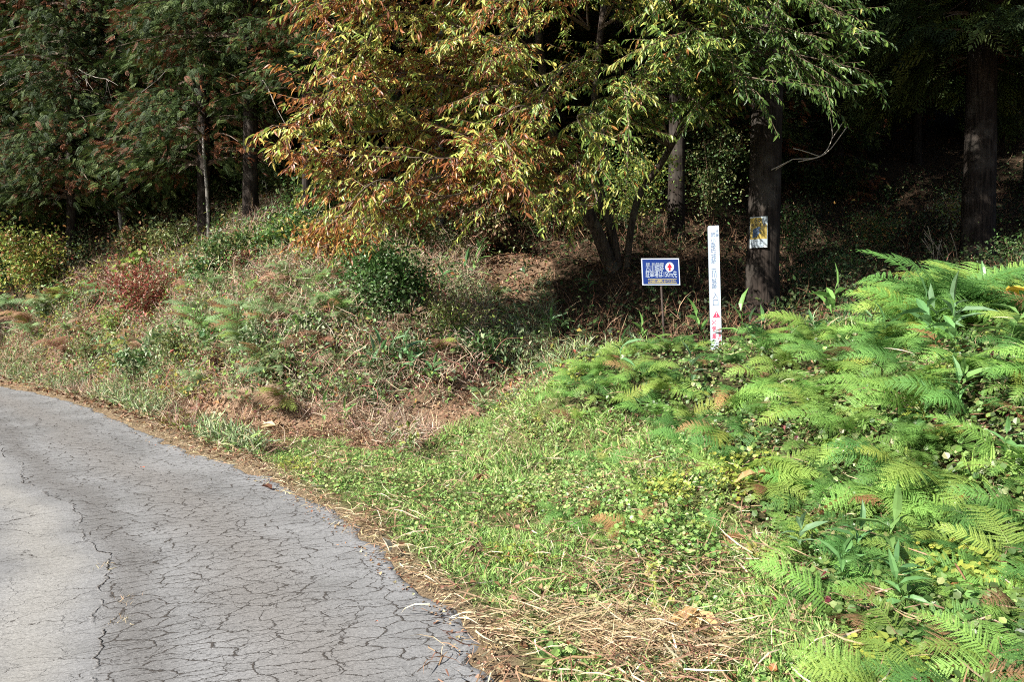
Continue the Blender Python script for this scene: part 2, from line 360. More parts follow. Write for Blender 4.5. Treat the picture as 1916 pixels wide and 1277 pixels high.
    ra = N(nt, 'ShaderNodeValToRGB'); e = ra.color_ramp.elements; e[0].position = .36; e[0].color = (.145, .145, .145, 1); e[1].position = .66; e[1].color = (.208, .209, .212, 1); L(med.outputs[0], ra.inputs[0])
    # grey-brown wheel path and pale beige band beside the seam
    def band(c, w):
        d = math_('ABSOLUTE', math_('ADD', wu, -c)); n = N(nt, 'ShaderNodeMapRange', interpolation_type='SMOOTHSTEP'); L(d, n.inputs[0]); n.inputs[1].default_value = 0; n.inputs[2].default_value = w; n.inputs[3].default_value = 1; n.inputs[4].default_value = 0; return n.outputs[0]
    def mixcol(src, fac, col):
        n = N(nt, 'ShaderNodeMix', data_type='RGBA'); L(fac, n.inputs[0]); L(src, n.inputs[6]); n.inputs[7].default_value = (*col, 1); return n.outputs[2]
    c = ra.outputs[0]
    c = mixcol(c, math_('MULTIPLY', band(1.1, .5), .7), (.162, .152, .143))
    c = mixcol(c, math_('MULTIPLY', band(2.28, .30), .5), (.275, .262, .235))
    c = mixcol(c, math_('MULTIPLY', band(1.78, .28), .75), (.115, .11, .106))
    c = mixcol(c, math_('MULTIPLY', band(.25, .35), .7), (.232, .235, .243))
    gm = N(nt, 'ShaderNodeMix', data_type='RGBA', blend_type='MULTIPLY'); gm.inputs[0].default_value = 1
    gr = N(nt, 'ShaderNodeValToRGB'); e = gr.color_ramp.elements; e[0].position = .25; e[0].color = (.35, .35, .35, 1); e[1].position = .75; e[1].color = (1.6, 1.6, 1.6, 1); L(fine.outputs[0], gr.inputs[0])
    L(c, gm.inputs[6]); L(gr.outputs[0], gm.inputs[7]); c = gm.outputs[2]
    # light stones in the worn surface
    st = N(nt, 'ShaderNodeMapRange'); L(agg.outputs['Distance'], st.inputs[0]); st.inputs[1].default_value = .1; st.inputs[2].default_value = .25; st.inputs[3].default_value = .35; st.inputs[4].default_value = 0
    c = mixcol(c, st.outputs[0], (.46, .46, .45))
    hal = math_('MULTIPLY', cr, .95); c = mixcol(c, hal, (.045, .038, .033)); L(c, b.inputs['Base Color'])
    hgt = math_('ADD', math_('MULTIPLY', cr, -1), math_('MULTIPLY', fine.outputs[0], .16))
    bp = N(nt, 'ShaderNodeBump'); bp.inputs['Strength'].default_value = .8; bp.inputs['Distance'].default_value = .012; L(hgt, bp.inputs['Height']); L(bp.outputs[0], b.inputs['Normal'])
    b.inputs['Roughness'].default_value = .85; b.inputs['Specular IOR Level'].default_value = .3
    return m
seg = np.concatenate([[0], np.cumsum(np.hypot(*np.diff(EL, axis=0).T))])
ss = np.arange(0, seg[-1], .06); ex = np.interp(ss, seg, EL[:, 0]); ey = np.interp(ss, seg, EL[:, 1])
for _ in range(12): ex[1:-1] = (ex[:-2] + ex[1:-1] * 2 + ex[2:]) / 4; ey[1:-1] = (ey[:-2] + ey[1:-1] * 2 + ey[2:]) / 4
tgx, tgy = np.gradient(ex), np.gradient(ey); tl = np.hypot(tgx, tgy); nxr, nyr = tgy / tl, -tgx / tl      # right-hand normal
us = np.concatenate([[0, .03, .08, .16], np.arange(.3, 5.41, .3)])
rag = (fbm(ss * 3.2, ss * 0, 77, 4) - .5) * .26
UU, SS = np.meshgrid(us, np.arange(len(ss)))
off = -UU + rag[:, None] * np.clip(1 - UU / .3, 0, 1)
RX = ex[:, None] + nxr[:, None] * off; RY = ey[:, None] + nyr[:, None] * off
RZ = .012 + .02 * np.sin(UU / 5.4 * math.pi) + (fbm(RX * .7, RY * .7, 21) - .5) * .035 * np.clip(UU / .5, 0, 1) - .014 * sstep(1.45, 1.6, UU) * sstep(1.9, 1.6, UU)
RZ[:, 0] = -.012
cc = np.stack([(UU + np.abs(off + UU) * 0) / 8, np.repeat(ss[:, None], len(us), 1) / 80, np.zeros_like(UU)], -1)
nr, nc = RX.shape; ii = (np.arange(nr - 1)[:, None] * nc + np.arange(nc - 1)[None])
tt = np.concatenate([np.stack([ii, ii + nc, ii + nc + 1], -1).reshape(-1, 3), np.stack([ii, ii + nc + 1, ii + 1], -1).reshape(-1, 3)])
g = MB(); g.add(np.stack([RX, RY, RZ], -1).reshape(-1, 3), tt[:, ::-1], cc.reshape(-1, 3))
tag(g.build('road', roadmat(), smooth=True), None, None, kind='structure')

# ---------------------------------------------------------------- leaf templates (length 1 along x, z = upper side)
def T_blade(w=.5, drop=.25):
    v = [(0,-w*.6,0),(0,w*.6,0),(.4,-w,.04),(.4,w,.04),(.75,-w*.6,-drop*.3),(.75,w*.6,-drop*.3),(1,0,-drop)]
    return np.array(v, float), np.array([(0,2,3),(0,3,1),(2,4,5),(2,5,3),(4,6,5)])
def T_leaf(w=.15, drop=.18, fold=.3):
    f = fold * w
    v = [(0,0,0),(.3,-w,f),(.3,0,0),(.3,w,f),(.66,-w*.85,f-drop*.4),(.66,0,-drop*.4),(.66,w*.85,f-drop*.4),(1,0,-drop)]
    return np.array(v, float), np.array([(0,1,2),(0,2,3),(1,4,5),(1,5,2),(2,5,6),(2,6,3),(4,7,5),(5,7,6)])
def T_rhomb(w=.25, fold=.2):
    v = [(0,0,0),(.45,-w,fold*w),(.45,w,fold*w),(1,0,-.05)]
    return np.array(v, float), np.array([(0,1,3),(0,3,2)])
def T_round(w=.45):
    v = [(0,0,0),(.2,-w*.8,.05),(.62,-w,.08),(1,0,0),(.62,w,.08),(.2,w*.8,.05)]
    return np.array(v, float), np.array([(0,1,2),(0,2,3),(0,3,4),(0,4,5)])
def frames(d, n):
    d = unit(d); y = unit(np.cross(n, d)); z = np.cross(d, y); return np.stack([d, y, z], -1)
def rdir(n, up=0., spread=1.):
    v = rng.normal(size=(n, 3)) * spread; v[:, 2] = v[:, 2] + up; return unit(v)
def pal(cols, n, jit=.15, p=None):
    c = np.array(cols, float)[rng.choice(len(cols), n, p=p)]
    return np.clip(c * (1 + rng.normal(size=(n, 1)) * jit) * (1 + rng.normal(size=(n, 3)) * jit * .35), .004, .9)
def gnormal(x, y):
    e = .15; return unit(np.stack([-(H(x+e, y) - H(x-e, y)) / (2*e), -(H(x, y+e) - H(x, y-e)) / (2*e), np.ones_like(x)], -1))
def sample_view(n, dmin, dmax, xm=.12, bias=1.0):
    """points on the ground, evenly spread over the fan the camera could see from here or a step aside, denser nearby"""
    u = rng.random(n); d = dmin * (dmax / dmin) ** (u ** bias)
    px = rng.uniform(-1916 * xm, 1916 * (1 + xm), n); return (px - CX) / F * d, d

# ---------------------------------------------------------------- ground vegetation (uncountable)
TB, TBn, TL, TR, TO = T_blade(.05, .3), T_blade(.025, .35), T_leaf(.13, .15), T_rhomb(.25), T_round(.45)
def blades(mb, x, y, hgt, cols, lean=.5, T=TB, wv=.4):
    n = len(x); p = np.stack([x, y, H(x, y) - .005], -1)
    d = rdir(n, 0, 1); d[:, 2] = np.abs(d[:, 2]) * .3 + rng.uniform(.35, 1.3, n) / max(lean, .05) * .5; d = unit(d)
    nr_ = unit(np.cross(np.cross(d, rdir(n)), d))
    h_ = hgt * rng.uniform(.5, 1.25, n); mb.scatter(*T, p, frames(d, nr_), np.stack([h_, h_ * rng.uniform(1 - wv, 1 + wv, n), h_], -1), cols)
def lying(mb, x, y, size, cols, T=TR, lift=.02, tilt=.5, hgt=None):
    n = len(x); g_ = gnormal(x, y); p = np.stack([x, y, H(x, y)], -1) + g_ * (lift * rng.random((n, 1)) if hgt is None else hgt[:, None])
    nn = unit(g_ + rdir(n) * tilt); d = np.cross(nn, rdir(n)); s_ = size * rng.uniform(.5, 1.4, n)
    mb.scatter(*T, p, frames(d, nn), s_, cols)
GREENS = [(.21,.36,.09),(.27,.43,.12),(.33,.47,.14),(.16,.27,.075),(.36,.42,.16)]
MIDG = [(.10,.18,.05),(.13,.23,.06),(.18,.27,.075),(.07,.13,.04),(.21,.24,.08)]
BROWNS = [(.16,.09,.055),(.23,.14,.085),(.30,.20,.125),(.11,.06,.038),(.20,.10,.06)]
STRAWS = [(.42,.33,.19),(.50,.41,.26),(.34,.25,.15),(.27,.18,.11),(.56,.48,.33)]
PALEG = [(.30,.37,.21),(.24,.32,.17),(.38,.41,.25),(.20,.27,.13)]

# short green grass of the verge
x, y = sample_view(330000, 2.6, 12); z = zones(x, y); fl = fbm(x * 1.6, y * 1.6, 31)
k = z['green'] & (z['sd'] > .10) & (rng.random(len(x)) < sstep(.28, .58, fl) * .75 + .25) & (rng.random(len(x)) < sstep(.05, .5, z['sd']) )
x1, y1, f1 = x[k], y[k], fl[k]; n = len(x1)
g = MB(); c = pal(GREENS, n, .2); dryk = rng.random(n) < .08 + .2 * sstep(.52, .36, fbm(x1 * 1.1 + 40, y1 * 1.1, 62)); c[dryk] = pal(STRAWS, dryk.sum(), .15)
blades(g, x1, y1, (.045 + .035 * sstep(.4, .7, f1)) * (1 + .9 * sstep(.8, 2.2, z['sd'][k])), c, .8, TB); 
x, y = sample_view(26000, 2.6, 12); z = zones(x, y); k = (z['green'] | z['bare'] & (rng.random(len(x)) < .1)) & (z['sd'] > .2) & (fbm(x * 2.3, y * 2.3, 66) > .5)
blades(g, x[k], y[k], .13, pal(GREENS + STRAWS[:2], k.sum(), .15), .9, TBn)
tag(g.build('grass', M_grass), 'short bright green grass on the verge between road and ferns', 'grass', kind='stuff')

# creeping clover-like cover
x, y = sample_view(230000, 2.6, 12); z = zones(x, y); fl = fbm(x * 2.1 + 9, y * 2.1, 55)
k = ((z['green'] & (rng.random(len(x)) < sstep(.36, .6, fl))) | (z['mound'] & (rng.random(len(x)) < .55))) & (z['sd'] > .22)
x1, y1 = x[k], y[k]; n = len(x1); g = MB(); hh = rng.random(n) ** 1.5 * np.where(z['mound'][k], .16, .05 + .20 * sstep(.42, .65, fbm(x1 * 1.2 + 5, y1 * 1.2, 58)) * sstep(.6, 1.8, z['sd'][k]))
c = pal(GREENS + MIDG[:3], n, .2); ylw = fbm(x1 * 1.3, y1 * 1.3, 88) > .66; c[ylw] = pal([(.33,.36,.07),(.26,.32,.06)], ylw.sum(), .15)
rd = rng.random(n) < .012; c[rd] = pal([(.22,.04,.06),(.30,.12,.05)], rd.sum())
mm = z['mound'][k]; c[mm & ~ylw] *= .6  # cover under the ferns darkened to paint shade between fronds
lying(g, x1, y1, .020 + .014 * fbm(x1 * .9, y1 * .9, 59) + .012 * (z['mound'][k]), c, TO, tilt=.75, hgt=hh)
tag(g.build('ground_cover', M_leaf), 'low creeping leafy cover through the grass and under the ferns', 'ground cover', kind='stuff')

# straw, dry stalks and dead grass
g = MB()
x, y = sample_view(260000, 2.4, 24); z = zones(x, y); sd = z['sd']; fl = fbm(x * 1.8, y * 1.8, 12)
wv = .05 + .40 * sstep(6, 10, y) + (fbm(x * 2.5, y * 2.5, 70) - .5) * .5
k = (sd > -.16 * rng.random(len(x)) ** 2 * sstep(4, 7, y)) & (sd < 3) & (rng.random(len(x)) < sstep(wv + .12, wv - .08, sd) * np.where(y < 7.6, .8, .65))
hx, hy, _ = hit(1110, 1195); hx2, hy2, _ = hit(1290, 1230); 
hay = np.minimum(((x - hx) / .42) ** 2 + ((y - hy) / .30) ** 2, ((x - hx2) / .36) ** 2 + ((y - hy2) / .24) ** 2)
kh = (hay < 1.1) & (rng.random(len(x)) < sstep(1.15, .2, hay) * .5) & (sd > .0)
kb = (z['bare'] | (z['bank'] & (sd > .3) & (sd < 1.6))) & (rng.random(len(x)) < .75 * sstep(.25, .55, fl) + .2)
kk = (z['bank'] & (sd > .5) & (rng.random(len(x)) < .25 * sstep(.35, .65, fl) + .04)) | (z['green'] & (rng.random(len(x)) < .05 + .35 * sstep(.6, .72, fbm(x * 1.5, y * 1.5, 91)))) | (z['mound'] & (rng.random(len(x)) < .1)) 
for kx, L_, C_, lo in ((k, .10, STRAWS, .05), (kb, .15, STRAWS[2:4] + BROWNS, .07), (kk, .16, STRAWS[2:] + BROWNS[:3], .16)):
    n = kx.sum(); a = rng.uniform(0, 2*math.pi, n); d = np.stack([np.cos(a), np.sin(a), rng.normal(size=n) * .22], -1)
    p = np.stack([x[kx], y[kx], H(x[kx], y[kx]) + rng.random(n) ** 2 * lo + .004], -1)
    s_ = L_ * rng.uniform(.5, 1.5, n); g.scatter(*TBn, p, frames(d, rdir(n, 1)), np.stack([s_, s_ * .8, s_], -1), pal(C_, n, .18))
n = 1700; r_ = np.sqrt(rng.random(n)); a = rng.uniform(0, 2*math.pi, n); w_ = rng.random(n) < .6
X = np.where(w_, hx + r_*np.cos(a)*.48, hx2 + r_*np.cos(a)*.42); Y = np.where(w_, hy + r_*np.sin(a)*.28, hy2 + r_*np.sin(a)*.26)
ok = SDn(X, Y) > .08; X, Y = X[ok], Y[ok]; n = len(X); a = rng.normal(size=n) * .55 + np.where(rng.random(n) < .5, .35, 2.9)
d = np.stack([np.cos(a), np.sin(a), rng.normal(size=n) * .22 + .08], -1); p = np.stack([X, Y, H(X, Y) + rng.random(n) * .075], -1); s_ = rng.uniform(.08, .32, n)
g.scatter(*T_blade(.012, .12), p, frames(d, rdir(n, 1)), np.stack([s_, np.full(n, .22), s_], -1), pal(STRAWS[:3] + STRAWS[:1], n, .15))
# short dry tufts growing out of the road cracks
for px, py in ((232,1150),(215,1192),(190,1085)):
    q = hit(px, py); n = 26; X = q[0] + rng.normal(size=n) * .03; Y = q[1] + rng.normal(size=n) * .05
    p = np.stack([X, Y, np.full(n, .02)], -1); d = rdir(n, .6); d[:, 2] = np.abs(d[:, 2]); g.scatter(*T_blade(.03, .3), p, frames(d, rdir(n)), rng.uniform(.02, .06, n), pal(STRAWS[:3], n))
tag(g.build('dry_grass', M_dry), 'pale straw and dead grass along the road edge and on the cut ground', 'dry grass', kind='stuff')

# fallen leaves and litter
g = MB(); x, y = sample_view(230000, 2.6, 42, bias=.9); z = zones(x, y); fl = fbm(x * 1.4, y * 1.4, 14)
pr = z['bare'] * .9 + z['bank'] * np.where(z['px'] > 840, .95, .45) + z['wood'] * .5 + z['green'] * .03 + z['mound'] * .10
k = (z['sd'] > .03) & (rng.random(len(x)) < pr * (.4 + .6 * sstep(.3, .6, fl))); n = k.sum(); c = pal(BROWNS + STRAWS[2:4] + BROWNS[:2], n, .25); c[z['wood'][k]] *= .5  # litter in the wood tinted darker to stand for tree shade
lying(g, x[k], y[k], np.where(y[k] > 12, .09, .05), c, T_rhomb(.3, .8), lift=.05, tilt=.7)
ed = (np.abs(z['sd'] + .12) < .2) & (rng.random(len(x)) < .22) & (y < 18); n = ed.sum(); lying(g, x[ed], y[ed], .022, pal(BROWNS + STRAWS[1:4], n, .2), T_rhomb(.4, .5), tilt=.6, hgt=.012 + rng.random(n) * .02)
ba = z['bare'] & (rng.random(len(x)) < .9); n = ba.sum(); lying(g, x[ba] + rng.normal(size=n) * .05, y[ba] + rng.normal(size=n) * .05, .05, pal(STRAWS + BROWNS[1:3], n, .2), T_rhomb(.12, .8), lift=.06, tilt=.9)
tag(g.build('leaf_litter', M_dry), 'brown fallen leaves and twigs covering the slope and forest floor', 'leaf litter', kind='stuff')

# tangled undergrowth of the bank: withered stalks, small leaves, pale grass, in patches
g = MB(); gl = MB()
x, y = sample_view(700000, 8.0, 27, .08); x2 = rng.uniform(-15, -3, 260000); y2 = rng.uniform(9, 20.5, 260000)      # more where the bank is steep
k = (y2 > 15.5 + (x2 + 8.5) * -.6) & (y2 < 21.5 + (x2 + 3) * .0); x = np.concatenate([x, x2[k]]); y = np.concatenate([y, y2[k]]); z = zones(x, y); r0 = rng.random(len(x)); sd = z['sd']; pxv = z['px']; pyv = z['py']
pa = fbm(x * .75 + 3, y * .75, 101); pb = fbm(x * .8, y * .8 + 7, 102); pc = fbm(x * 1.7, y * 1.7, 103)
on = (z['bank'] & (sd > .35)) 
shade = sstep(780, 900, pxv)
on2 = on | (z['bare'] & (pxv < 800)); low = np.where(z['bare'], .3, 1.0); brown = on2 & (pa > .40) & (r0 < .34) & (pxv < 900) & (x < .5); 
n = brown.sum(); d = rdir(n, .35); hh = rng.random(n) ** 1.2 * .5 * sstep(.6, 2., sd[brown]) * low[brown]; p = np.stack([x[brown], y[brown], H(x[brown], y[brown]) + hh], -1); s_ = rng.uniform(.06, .36, n)
cb = pal([(.32,.23,.16),(.42,.33,.24),(.22,.145,.10),(.52,.43,.33),(.33,.21,.155)], n, .2)
g.scatter(*T_blade(.022, .22), p, frames(d, rdir(n)), np.stack([s_, s_ * .5 + .06, s_], -1), cb)
pgr = on & (pb > .44) & (r0 > .3) & (r0 < .66); n = pgr.sum(); d = rdir(n, .9); hh = rng.random(n) ** 1.2 * .22; p = np.stack([x[pgr], y[pgr], H(x[pgr], y[pgr]) + hh], -1); s_ = rng.uniform(.08, .24, n)
g.scatter(*T_blade(.035, .5), p, frames(d, rdir(n)), s_, pal(PALEG + STRAWS[2:3] + MIDG[2:4], n, .18))
lf = on & (r0 > .60) & (pc > .36 + .0 * shade) & (rng.random(len(x)) < .42 - .34 * shade); n = lf.sum(); hh = rng.random(n) * .42 * sstep(.6, 1.6, sd[lf]) + .02
cl = pal(MIDG[1:3] + [(.16,.24,.10),(.22,.28,.14)] + PALEG + GREENS[:2], n, .22); t_ = (fbm(x[lf] * 1.2, y[lf] * 1.2, 120) > .62); cl[t_] = pal([(.24,.26,.06),(.30,.24,.07),(.18,.22,.05)], t_.sum(), .2)
t_ = rng.random(n) < .06; cl[t_] = pal([(.28,.08,.05),(.34,.17,.06)], t_.sum())
lying(gl, x[lf], y[lf], .075, cl, T_rhomb(.3, .5), tilt=1.2, hgt=hh)
# understorey of the wood, its leaf colours darkened to paint in the shade
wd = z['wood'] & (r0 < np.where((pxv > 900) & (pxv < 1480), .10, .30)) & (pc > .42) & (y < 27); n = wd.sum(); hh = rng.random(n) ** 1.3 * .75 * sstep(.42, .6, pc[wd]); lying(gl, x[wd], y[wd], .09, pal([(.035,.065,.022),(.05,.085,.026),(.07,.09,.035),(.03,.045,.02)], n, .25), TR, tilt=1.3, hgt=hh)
tk = z['wood'] & (r0 > .95) & (y < 27); n = tk.sum(); d = rdir(n, 1.1); p = np.stack([x[tk], y[tk], H(x[tk], y[tk]) + rng.random(n) * .3], -1); s_ = rng.uniform(.15, .5, n)
g.scatter(*T_blade(.012, .5), p, frames(d, rdir(n)), s_, pal(BROWNS, n))
tag(g.build('withered_undergrowth', M_dry), 'tangle of withered brown stalks and pale grass on the bank', 'undergrowth', kind='stuff')
tag(gl.build('leafy_undergrowth', M_under), 'small green leaves growing through the tangle on the bank and in the wood', 'undergrowth', kind='stuff')

g = MB()                                                     # brambles and dead stems arching over the bank
for i in range(620):
    px, py = random.uniform(-60, 900), random.uniform(440, 790); q = hit(px, py, 8.0); zv = zones(q[:1], q[1:2])
    if not zv['bank'][0] or zv['sd'][0] < .7: continue
    a = random.uniform(0, 6.28); L_ = random.uniform(.35, 1.3); h_ = random.uniform(.15, .6) * min(1, zv['sd'][0] / 1.5); u = np.linspace(0, 1, 8)
    pts = np.stack([q[0] + math.cos(a) * L_ * u, q[1] + math.sin(a) * L_ * .6 * u, np.zeros(8)], -1); pts[:, 2] = H(pts[:, 0], pts[:, 1]) + np.sin(u * math.pi * random.uniform(.55, .95)) * h_ + .03; pts += rng.normal(size=(8, 3)) * .018
    g.tube(pts, np.linspace(.007, .0025, 8), 3, random.choice([(.26,.12,.09),(.36,.26,.18),(.20,.13,.09),(.44,.35,.25),(.30,.09,.08)]))
tag(g.build('brambles', M_twig), 'thin arching brown and reddish bramble stems over the bank', 'brambles', kind='stuff')

# ---------------------------------------------------------------- ferns
def frond_mesh(seed, arch=.5, L=1.0):
    r = np.random.default_rng(seed); mb = MB(); m = 16
    s = np.linspace(0, 1, 60); ang = R(72) - arch * (s ** 1.15) * R(105); ds = L / 60
    cx_ = np.cumsum(np.cos(ang)) * ds; cz_ = np.cumsum(np.sin(ang)) * ds; side = np.cumsum(np.sin(s * 3) * (r.random() - .5) * .25) * ds
    P_ = np.stack([cx_, side, cz_], -1); tg = unit(np.gradient(P_, axis=0)); up = unit(np.cross(tg, np.array([0, 1, 0.]))) * -1
    up = np.where(up[:, 2:3] < -.2, -up, up); sdv = np.cross(up, tg)
    mb.tube(P_[::6], np.linspace(.006, .0015, 10), 3, (.75, .75, .45))
    ss_ = np.linspace(.20, .985, m); pos = []; dd = []; nn = []; sc = []
    for i, t in enumerate(ss_):
        k = min(int(t * 60), 59); v = (t - .20) / .785
        pl = L * .27 * (math.sin(min(1, v / .22 + .45) * math.pi / 2)) * (1 - v) ** .72 + .012
        for sg in (-1, 1):
            if r.random() < .03: continue
            fw = R(18 + 22 * v) + r.normal() * .07; dr = unit(sdv[k] * sg * math.cos(fw) + tg[k] * math.sin(fw) + up[k] * r.uniform(-.05, .12))
            q = max(4, int(pl / .0115)); u = (np.arange(q) + .6) / q; sag = .16 * u ** 2 * pl
            axis_ = P_[k] + dr * (u * pl)[:, None] - np.array([0, 0, 1.]) * sag[:, None]
            w_ = .0185 * (1 - u) ** .55 * min(1, pl / .10) + .003
            for s2 in (-1, 1):
                pd = unit(np.cross(up[k], dr) * s2 + dr * .35); pos.append(axis_); dd.append(np.broadcast_to(pd, (q, 3)) + r.normal(size=(q, 3)) * .05 + np.array([0, 0, -.12])); nn.append(np.broadcast_to(up[k], (q, 3))); sc.append(w_ * r.uniform(.85, 1.1, q))
    pos = np.vstack(pos); dd = np.vstack(dd); nn = np.vstack(nn); sc = np.concatenate(sc); n = len(pos)
    cc = np.ones((n, 3)) * r.uniform(.85, 1.12, (n, 1)); mb.scatter(*T_rhomb(.36, .1), pos, frames(dd, nn), sc * 1.25, cc)
    FRA.append((np.vstack(mb.v), np.vstack(mb.t), np.vstack(mb.c))); return mb.mesh('frond', M_frond)
FRA = []
FR = [frond_mesh(i, a) for i, a in enumerate((.8, .95, 1.1, 1.25, .9, 1.0))]
FERNC = [(.19,.37,.085),(.25,.43,.10),(.16,.33,.085),(.28,.42,.095),(.11,.25,.065)]
def fern(p, size, label, group, nf=7, face=None, parts=True, cols=FERNC, dead=.03, up=.0):
    """a fern: fronds arching out of one crown; its fronds are parts"""
    t = thing('fern', p, label, 'fern', group)
    base = random.uniform(0, 6.28); c0 = random.choice(cols)
    for i in range(nf):
        a = base + i * 2 * math.pi / nf + random.uniform(-.35, .35)
        if face is not None: a = face + random.uniform(-1.45, 1.45)
        f = bpy.data.objects.new('frond', random.choice(FR)); COL.objects.link(f); f.parent = t
        s = size * random.uniform(.72, 1.15); f.scale = (s, s, s)
        toward = math.sin(a) < -.2
        f.rotation_euler = (random.uniform(-.2, .2) + .55 * math.cos(a), random.uniform(-.05, .42) * (1 if toward else -.3) - up, a)
        f.location = (math.cos(a) * .02, math.sin(a) * .02, -.02)
        k = random.uniform(.8, 1.2); c = c0
        if random.random() < dead: c = random.choice([(.30,.16,.08),(.36,.22,.10),(.22,.11,.06)])
        elif random.random() < .08: c = (.30, .38, .08)
        f.color = (c[0] * k * random.uniform(.92, 1.1), c[1] * k, c[2] * k, 1)
    return t
placed = []
def free(x, y, r):
    for a, b, c in placed:
        if (a - x) ** 2 + (b - y) ** 2 < (r + c) ** 2 * .25: return False
    placed.append((x, y, r)); return True
TERR = lambda x, y: float(H(x, y))
def place_words(px, py):
    v = 'on the crest' if py < 690 else 'below the crest' if py < 770 else 'upper slope' if py < 860 else 'halfway down' if py < 960 else 'low down' if py < 1080 else 'at the foot'
    h = 'at the mound tip' if px < 1180 else 'before the blue sign' if px < 1290 else 'by the marker post' if px < 1400 else 'below the poster tree' if px < 1500 else 'left of tall clump' if px < 1640 else 'under tall clump' if px < 1780 else 'near the right edge' if px < 1900 else 'at the far right'
    return v + ' ' + h
def bank_label(px, py):
    if px > 760: return 'small fern on the shaded slope ' + ('under the chestnut branches' if px < 1000 and py < 650 else 'just left of the bare ground tip' if py > 700 else 'left of the blue sign')
    v = 'high up' if py < 540 else 'above the middle' if py < 590 else 'in the middle' if py < 640 else 'below the middle' if py < 685 else 'low down'
    h = 'at the far left edge' if px < 60 else 'below the yellow-green bush' if px < 130 else 'left of the red-stemmed shrub' if px < 210 else 'under the red-stemmed shrub' if px < 300 else 'right of the red-stemmed shrub' if px < 380 else 'below the thin pale dead stem' if px < 450 else 'below the thick dark trunk' if px < 520 else 'left of the orange bush' if px < 590 else 'under the orange bush' if px < 670 else 'near the ivy-covered bush'
    return f'pale green fern {v} on the bank {h}'
USED = {}
def unique(label, extra):
    k = label
    for e in extra:
        if k not in USED: break
        k = label + ' ' + e
    USED[k] = 1; return k
def mound_label(px, py):
    if py < 760: return ('a', 'ferns covering the right-hand mound')
    if py < 1010: return ('a', 'ferns covering the right-hand mound')
    return ('a', 'ferns covering the right-hand mound')
cnt = 0
for tries in range(14000):
    if cnt >= 196: break
    d = 2.9 * (12.2 / 2.9) ** random.random(); px = random.uniform(1020, 2150); x = (px - CX) / F * d
    zv = zones(np.array([x]), np.array([d])); py = float(zv['py'][0])
    if not zv['mound'][0] or zv['sd'][0] < .9: continue
    if px < 1500 and 800 < py < 1130 and random.random() < .8: continue
    tight = abs(px - 1337) < 70 and d > 8.4 or abs(px - 1240) < 50 and d > 9.5      # in front of the marker post
    s = .44 + .033 * min(d, 9) + random.uniform(-.11, .16)
    if px < 1250 and d > 8: s *= .8
    if d < 5: s *= .84
    if tight: s = .36
    if not free(x, d, .17 + .020 * d): continue
    lb, gp = mound_label(px, py); f_ = fern((x, d, TERR(x, d)), s, lb, gp, nf=random.choice((4, 5, 6)), face=None if random.random() < .15 else random.uniform(-2.5, -.9)); cnt += 1
    kids = [o for o in f_.children]; c_ = kids[0].color; tone = 'yellow-green' if c_[0] / c_[1] > .66 else 'deep green' if c_[1] < .36 else 'bright green'
    nb_ = sum(o.color[0] > o.color[1] for o in kids); sz = 'large' if s > .70 else 'small' if s < .56 else 'medium'
    f_['label'] = unique(f"{sz} {tone} {len(kids)}-fronded fern {'with a brown frond ' if nb_ else ''}{place_words(px, py)}", [])
# the smaller ferns packed in between, too many to tell apart
g = MB(); k = 0
while k < 230:
    d = 2.9 * (12.0 / 2.9) ** random.random(); px = random.uniform(1040, 2150); x = (px - CX) / F * d; zv = zones(np.array([x]), np.array([d])); py = float(zv['py'][0])
    if not zv['mound'][0] or zv['sd'][0] < .8 or (px < 1480 and 830 < py < 1130) or (abs(px - 1337) < 60 and d > 9) : k += .3; continue
    k += 1; c0 = np.array(random.choice(FERNC)); c0 = c0 * random.uniform(.55, .95) if random.random() > .08 else np.array((.30,.18,.10))  # darker tints paint the shade in between the larger ferns
    for i in range(4):
        V_, T_, C_ = random.choice(FRA); a = random.uniform(-3.1, -.1) if i else random.uniform(0, 3); s = random.uniform(.28, .5) + .012 * d
        ry = random.uniform(-.1, .4); rx = .5 * math.cos(a) + random.uniform(-.2, .2)
        from mathutils import Euler
        M_ = np.array(Euler((rx, ry, a)).to_matrix()); g.add(V_ * s @ M_.T + [x, d, TERR(x, d) - .01], T_, C_ * c0)
tag(g.build('fern_undergrowth', M_frond), 'dense smaller ferns packed between the large ones on the mound', 'ferns', kind='stuff')
# the tall clump on the crest, against the dark wood
for i, (px, d, s, lb) in enumerate(((1745, 8.3, 1.12, 'tallest bright green fern clump, standing up from the mound crest against the dark wood'), (1895, 7.6, .85, 'tall fern on the crest at the right edge, just right of the tallest clump'))):
    q = foot(px, d); fern(q, s, lb, None, nf=14, dead=0, up=.22)
for px, d, s, lb in ((1700, 8.5, 1.05, 'leftmost fern of the tall clump on the crest'), (1770, 8.0, 1.15, 'lower front fern of the tall clump on the crest'), (1800, 8.6, 1.1, 'right-hand fern of the tall clump on the crest'), (1725, 7.9, .9, 'low left front fern of the tall clump on the crest'), (1850, 8.1, .95, 'fern in the dip between the tall clump and the right edge')):
    fern(foot(px, d), s, lb, None, nf=12, dead=0, up=.2)
